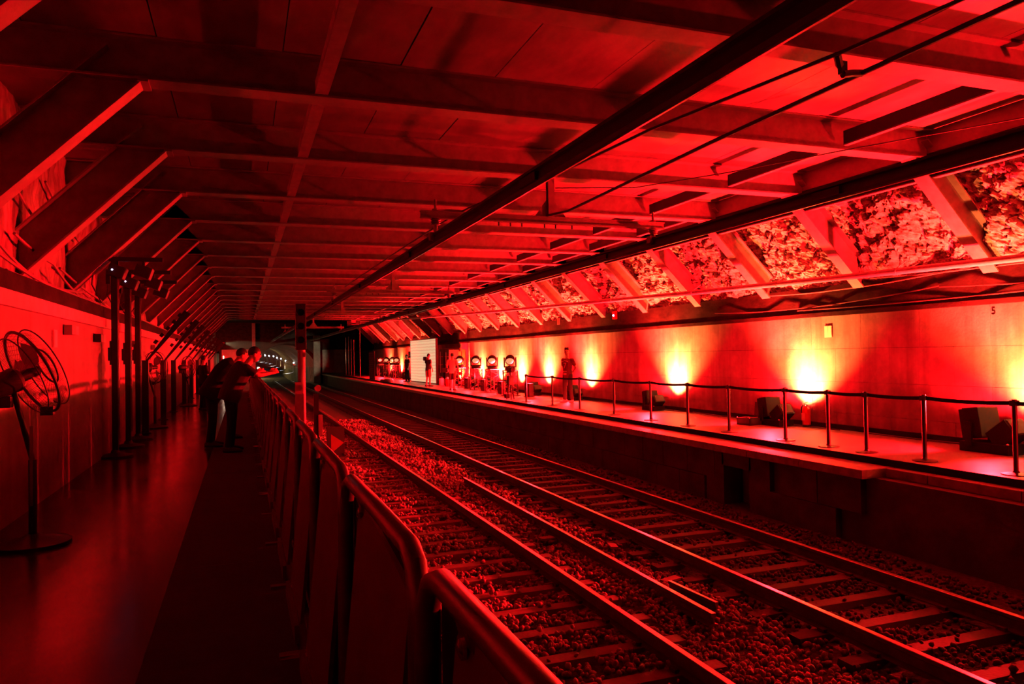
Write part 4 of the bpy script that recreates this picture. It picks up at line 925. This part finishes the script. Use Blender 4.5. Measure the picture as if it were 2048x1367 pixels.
def person(label, loc, rz, J, wear, scale=1.0):
    """J: joint dict in metres (local, facing +Y); wear: materials / lengths"""
    t = thing('person', label, 'person', loc, rz, wear.get('group')); t.scale = (scale,)*3
    j = dict(pel=(0, 0, .95), wai=(0, .01, 1.10), che=(0, .02, 1.30), nkb=(0, 0, 1.47), nkt=(0, .02, 1.545), hd=(0, .045, 1.655), face=(0, 1, 0), sr=(1, 0, 0), hr=(1, 0, 0),
             LS=(-.185, 0, 1.43), RS=(.185, 0, 1.43), LE=(-.25, -.03, 1.15), RE=(.25, -.03, 1.15), LW=(-.26, .08, .92), RW=(.26, .08, .92), LHd=(0, .2, -1), RHd=(0, .2, -1), Lth=(.3, 1, 0), Rth=(-.3, 1, 0),
             LH=(-.09, 0, .92), RH=(.09, 0, .92), LK=(-.10, .02, .50), RK=(.10, .02, .50), LA=(-.11, -.02, .085), RA=(.11, -.02, .085), LT=(-.3, 1, 0), RT=(.3, 1, 0), curl=.45)
    j.update(J); j = {k: (V(v) if hasattr(v, '__len__') else v) for k, v in j.items()}
    sr, hr = j['sr'].normalized(), j['hr'].normalized()
    bulk = wear.get('bulk', 0.0)
    def torso(m, o, top=True, low=-.06):
        o += bulk
        pts = [j['pel']+(j['pel']-j['wai']).normalized()*(-low), j['pel'], j['wai'], j['che'], (j['LS']+j['RS'])/2*.75+j['nkb']*.25, j['nkb']]
        wd = [(.155, .105), (.165, .112), (.145, .100), (.170, .115), (.165, .092), (.07, .06)]; R_ = []
        for i, p in enumerate(pts):
            a, b = pts[max(0, i-1)], pts[min(len(pts)-1, i+1)]; w = min(1, i/3); rr = (hr*(1-w)+sr*w)
            tt, r, fw = frame(a, b, rr); R_.append(ring(p, r, fw, wd[i][0]+o, wd[i][1]+o))
        if not top: R_ = R_[:-1]
        m.loft(R_)
    b = MB(); torso(b, 0)
    P, Rr = mids([j['nkb']-V((0, 0, .03)), j['nkt'], j['hd']], [.062, .055, .05]); b.tube(P, Rr, 12)
    F = j['face'].normalized(); up = (j['hd']-j['nkt']).normalized(); up = (up*.6+V((0, 0, 1))*.4); up = (up-F*up.dot(F)).normalized(); X = F.cross(up)
    Rh = Matrix((X, F, up)).transposed(); H = j['hd']
    b.ball(H+up*.025, (.076, .096, .105), 16, 12, Rh); b.ball(H-up*.045+F*.022, (.058, .070, .072), 14, 10, Rh)
    b.prism([H+Rh @ V(p) for p in ((-.012, .088, .03), (.012, .088, .03), (.018, .094, -.022), (-.018, .094, -.022))], F*.022)           # nose
    b.ball(H+Rh @ V((0, .090, -.052)), (.026, .012, .010), 10, 6, Rh)                                                             # mouth
    for s in (-1, 1): b.ball(H+Rh @ V((s*.078, -.005, .0)), (.010, .022, .033), 8, 6, Rh); b.ball(H+Rh @ V((s*.032, .080, .048)), (.022, .014, .008), 8, 6, Rh)
    for s in 'LR':
        P, Rr = mids([j[s+'S'], j[s+'E'], j[s+'W']], [.052, .040, .027]); b.tube(P, Rr, 12)
        hand(b, j[s+'W'], j[s+'Hd'], j[s+'th'], F if s == 'L' else F, j['curl'])
        P, Rr = mids([j[s+'H'], j[s+'K'], j[s+'A']], [.088, .058, .040]); b.tube(P, Rr, 12)
        d = V((j[s+'T'].x, j[s+'T'].y, 0)).normalized(); a = j[s+'A']
        b.loft([ring(V((a.x, a.y, .045))-d*.05, d.cross(V((0, 0, 1))), V((0, 0, 1)), .03, .035, 10), ring(V((a.x, a.y, .045))+d*.07, d.cross(V((0, 0, 1))), V((0, 0, 1)), .042, .035, 10), ring(V((a.x, a.y, .03))+d*.17, d.cross(V((0, 0, 1))), V((0, 0, 1)), .035, .02, 10)])
    fuse('body', b, .0095, M_skin, t, 2)
    # eyes
    for s in (-1, 1): MB().ball(H+Rh @ V((s*.032, .083, .03)), .011, 8, 6).build('eye', M_ink, t, True)
    # clothes
    s_ = MB(); torso(s_, .014, True, wear.get('hem', -.10)); sl = wear.get('sleeve', .6)
    for s in 'LR':
        S, E_, W_ = j[s+'S'], j[s+'E'], j[s+'W']
        if sl <= 1: P, Rr = mids([S+(j['che']-S)*.12, S, S.lerp(E_, sl)], [.070, .070, .060])
        else: P, Rr = mids([S, E_, E_.lerp(W_, sl-1)], [.070, .056, .042])
        s_.tube(P, Rr, 12)
    fuse('shirt', s_, .013, wear['shirt'], t, 3)
    p_ = MB(); tt, r, fw = frame(j['pel'], j['wai'], hr); p_.loft([ring(j['pel']-tt*.09, r, fw, .165, .118), ring(j['pel'], r, fw, .176, .124), ring(j['pel']+tt*.10, r, fw, .160, .114)])
    for s in 'LR':
        Hh, K, A = j[s+'H'], j[s+'K'], j[s+'A']
        if wear.get('short'): P, Rr = mids([Hh, Hh.lerp(K, .95)], [.105, .092])
        else: P, Rr = mids([Hh, K, A+V((0, 0, .0))], [.102, .074, .062])
        p_.tube(P, Rr, 12)
    fuse('trousers' if not wear.get('short') else 'shorts', p_, .013, wear['legs'], t, 3)
    for s in 'LR':
        d = V((j[s+'T'].x, j[s+'T'].y, 0)).normalized(); a = j[s+'A']; sd = d.cross(V((0, 0, 1))); Z = V((0, 0, 1)); c = V((a.x, a.y, 0))
        MB().loft([ring(c-d*.085+Z*.045, sd, Z, .03, .04, 12), ring(c-d*.05+Z*.05, sd, Z, .042, .05, 12), ring(c+d*.04+Z*.05, sd, Z, .046, .05, 12), ring(c+d*.12+Z*.037, sd, Z, .050, .037, 12), ring(c+d*.19+Z*.028, sd, Z, .042, .028, 12), ring(c+d*.215+Z*.024, sd, Z, .02, .018, 12)]).build('shoe', wear.get('shoe', M_shoe), t, True)
    h = MB(); hv = wear.get('hairvol', 1.0)
    h.ball(H+up*.045-F*.012, (.083*hv, .100*hv, .098*hv), 16, 10, Rh)
    for q in range(wear.get('tufts', 0)):
        a = q*2.4; h.ball(H+Rh @ V((.045*math.cos(a), .05*math.sin(a), .135)), (.035, .035, .03), 8, 6)
    # trim hair below the brow at the front
    keep = MB()
    ho = fuse('hair', h, .011, M_hair, t, 1)
    bm = bmesh.new(); bm.from_mesh(ho.data); dead = []
    for v in bm.verts:
        l = Rh.transposed() @ (v.co-H)
        if (l.y > .035 and l.z < .062) or (l.z < -.02 and l.y > -.04) or l.z < -.05: dead.append(v)
    bmesh.ops.delete(bm, geom=dead, context='VERTS'); bm.to_mesh(ho.data); bm.free()
    return t, Rh, H, j
# man in the numbered jersey, arms behind his back, looking along the platform
t, Rh, H, j = person('man in a dark numbered jersey standing alone before the right wall, hands behind his back', (10.42, 23.05, 0), math.radians(118), dict(
    hd=(0.0, .03, 1.675), face=(-.55, 1, 0.02), LE=(-.27, -.10, 1.16), RE=(.27, -.10, 1.16), LW=(-.08, -.19, 1.02), RW=(.08, -.19, 1.00), LHd=(1, -.1, -.3), RHd=(-1, -.1, -.3), Lth=(0, 0, 1), Rth=(0, 0, 1),
    LK=(-.12, .03, .50), RK=(.12, .03, .50), LA=(-.15, -.02, .085), RA=(.15, -.02, .085)), dict(shirt=M_jersey, legs=M_grey, shoe=M_shoep, sleeve=.75, hem=-.16, hairvol=1.0, tufts=5), 1.02)
text('7', .27, M_print, 'jersey_number', (0, .153, 1.22), (PI/2, 0, PI), t, .004)
m = MB()
for k in range(7): m.box((-.12+.04*k, .150, 1.395-.012*abs(k-3)), (.026, .012, .032))
m.build('jersey_lettering', M_print, t)
m = MB()
for k in range(4): m.box((-.06+.04*k, .152, 1.03), (.02, .012, .035)); m.box((-.05+.034*k, .152, .95), (.012, .012, .06))
m.build('jersey_print', M_print, t)
# man facing the camera, black tee
person('man in black tee and trousers facing the tracks left of the cream panel', (10.15, 47.9, 0), math.radians(110), dict(face=(.1, 1, -.2), LE=(-.27, .0, 1.15), RE=(.27, .0, 1.15), LA=(-.16, -.02, .085), RA=(.16, -.02, .085), LK=(-.13, .03, .5), RK=(.13, .03, .5)), dict(shirt=M_tee, legs=M_blackf, sleeve=.7))
# man seen from behind with camera on the shoulder
t, *_ = person('man in black tee and tan shorts before the cream panel, bag slung on his shoulder', (9.62, 39.9, 0), math.radians(-62), dict(face=(-.4, 1, 0), LE=(-.26, .08, 1.2), LW=(-.16, .22, 1.34), LHd=(.2, .3, 1), Lth=(1, 0, 0), RA=(.15, -.02, .085), LA=(-.14, -.04, .085)), dict(shirt=M_tee, legs=M_tan, short=True, sleeve=.7, hairvol=1.08))
o = MB().bbx((9.50, 39.98, 1.52), (.13, .28, .22), .03, Matrix.Rotation(.5, 3, 'Z')).build('video_bag', M_blackp); tag(o, 'black camera bag on the shoulder of the man in tan shorts', 'bag')
# man walking with pale shirt
t, *_ = person('man in pale shirt and brown shorts walking away from the camera with a side bag', (9.46, 34.35, 0), math.radians(-25), dict(face=(-.3, 1, 0), LE=(-.27, .03, 1.15), LW=(-.25, .2, .98), RE=(.28, -.08, 1.16), RW=(.31, -.02, .93), LK=(-.10, .14, .50), LA=(-.10, .02, .12), RK=(.10, -.02, .5), RA=(.10, -.14, .095)), dict(shirt=M_pale, legs=M_dshort, short=True, sleeve=.9, hem=-.14))
o = MB().bbx((0, 0, 0), (.30, .13, .22), .03).build('shoulder_bag', M_blackp, None, loc=(9.16, 34.55, .97)); o.rotation_euler = (0, 0, -.4); tag(o, 'dark shoulder bag at the left hip of the walking man', 'bag')
bs = MB().tube([(.08, 0, .1), (.16, -.05, .3), (.2, -.1, .52)], .014, 5).build('strap', M_blackf, o)
o = MB().lathe((0, 0, 0), [(.05, 0), (.09, .03), (.09, .12), (.06, .16)], 12).build('camera_pouch', M_redpaint, None, True, (9.83, 34.22, .72)); tag(o, 'small dark red pouch held in the right hand of the walking man', 'pouch')
# leaning men on the left (face the tracks, +X)
LEANP = dict(pel=(0, .08, .93), wai=(0, .13, 1.07), che=(0, .23, 1.27), nkb=(0, .33, 1.41), nkt=(0, .385, 1.47), hd=(0, .46, 1.56), face=(0, 1, -.25),
             LS=(-.18, .30, 1.36), RS=(.18, .30, 1.36), LE=(-.23, .47, 1.15+.07), RE=(.23, .47, 1.15+.07), LW=(-.12, .70, 1.255), RW=(.12, .70, 1.255), LHd=(.25, 1, .25), RHd=(-.25, 1, .35), Lth=(.5, 0, 1), Rth=(-.5, 0, 1), curl=.55,
             LH=(-.09, .08, .90), RH=(.09, .08, .90), LK=(-.11, .12, .49), RK=(.11, .09, .49), LA=(-.12, .09, .085), RA=(.12, .03, .085))
person('nearest man leaning on the crowd barrier with clasped hands, dark tee', (-.29, 13.75, ZL+.008), math.radians(-82), LEANP, dict(shirt=M_tee, legs=M_blackf, sleeve=.85, hem=-.12, shoe=M_shoe, bulk=.045), 1.07)
L2 = dict(LEANP); L2.update(pel=(0, -.14, .93), wai=(0, -.06, 1.07), che=(0, .08, 1.26), nkb=(0, .24, 1.40), nkt=(0, .30, 1.46), hd=(0, .37, 1.55), LS=(-.18, .16, 1.37), RS=(.18, .16, 1.37), LE=(-.24, .38, 1.20), RE=(.24, .38, 1.20), LW=(-.10, .62, 1.25), RW=(.10, .62, 1.25),
    LH=(-.09, -.14, .90), RH=(.09, -.14, .90), LK=(-.11, -.10, .49), RK=(.11, -.13, .49), LA=(-.12, -.13, .085), RA=(.12, -.19, .085))
person('bulky man in dark clothes bent over the barrier behind the nearest man', (-.40, 14.75, ZL+.008), math.radians(-80), L2, dict(shirt=M_blackf, legs=M_blackf, sleeve=1.9, hem=-.12, bulk=.07), 1.07)
L3 = dict(LEANP); L3.update(face=(-.55, .8, 0))
person('man with red-lit face just beyond the two leaning men', (-.30, 16.1, ZL), math.radians(-70), L3, dict(shirt=M_blackf, legs=M_blackf, sleeve=1.9), 1.02)
person('distant man in black standing on the left platform', (-1.18, 25.5, ZL), math.radians(-60), dict(LE=(-.26, -.05, 1.17), RE=(.27, .0, 1.17), RW=(.2, .2, 1.05)), dict(shirt=M_blackf, legs=M_blackf, sleeve=1.0), .98)
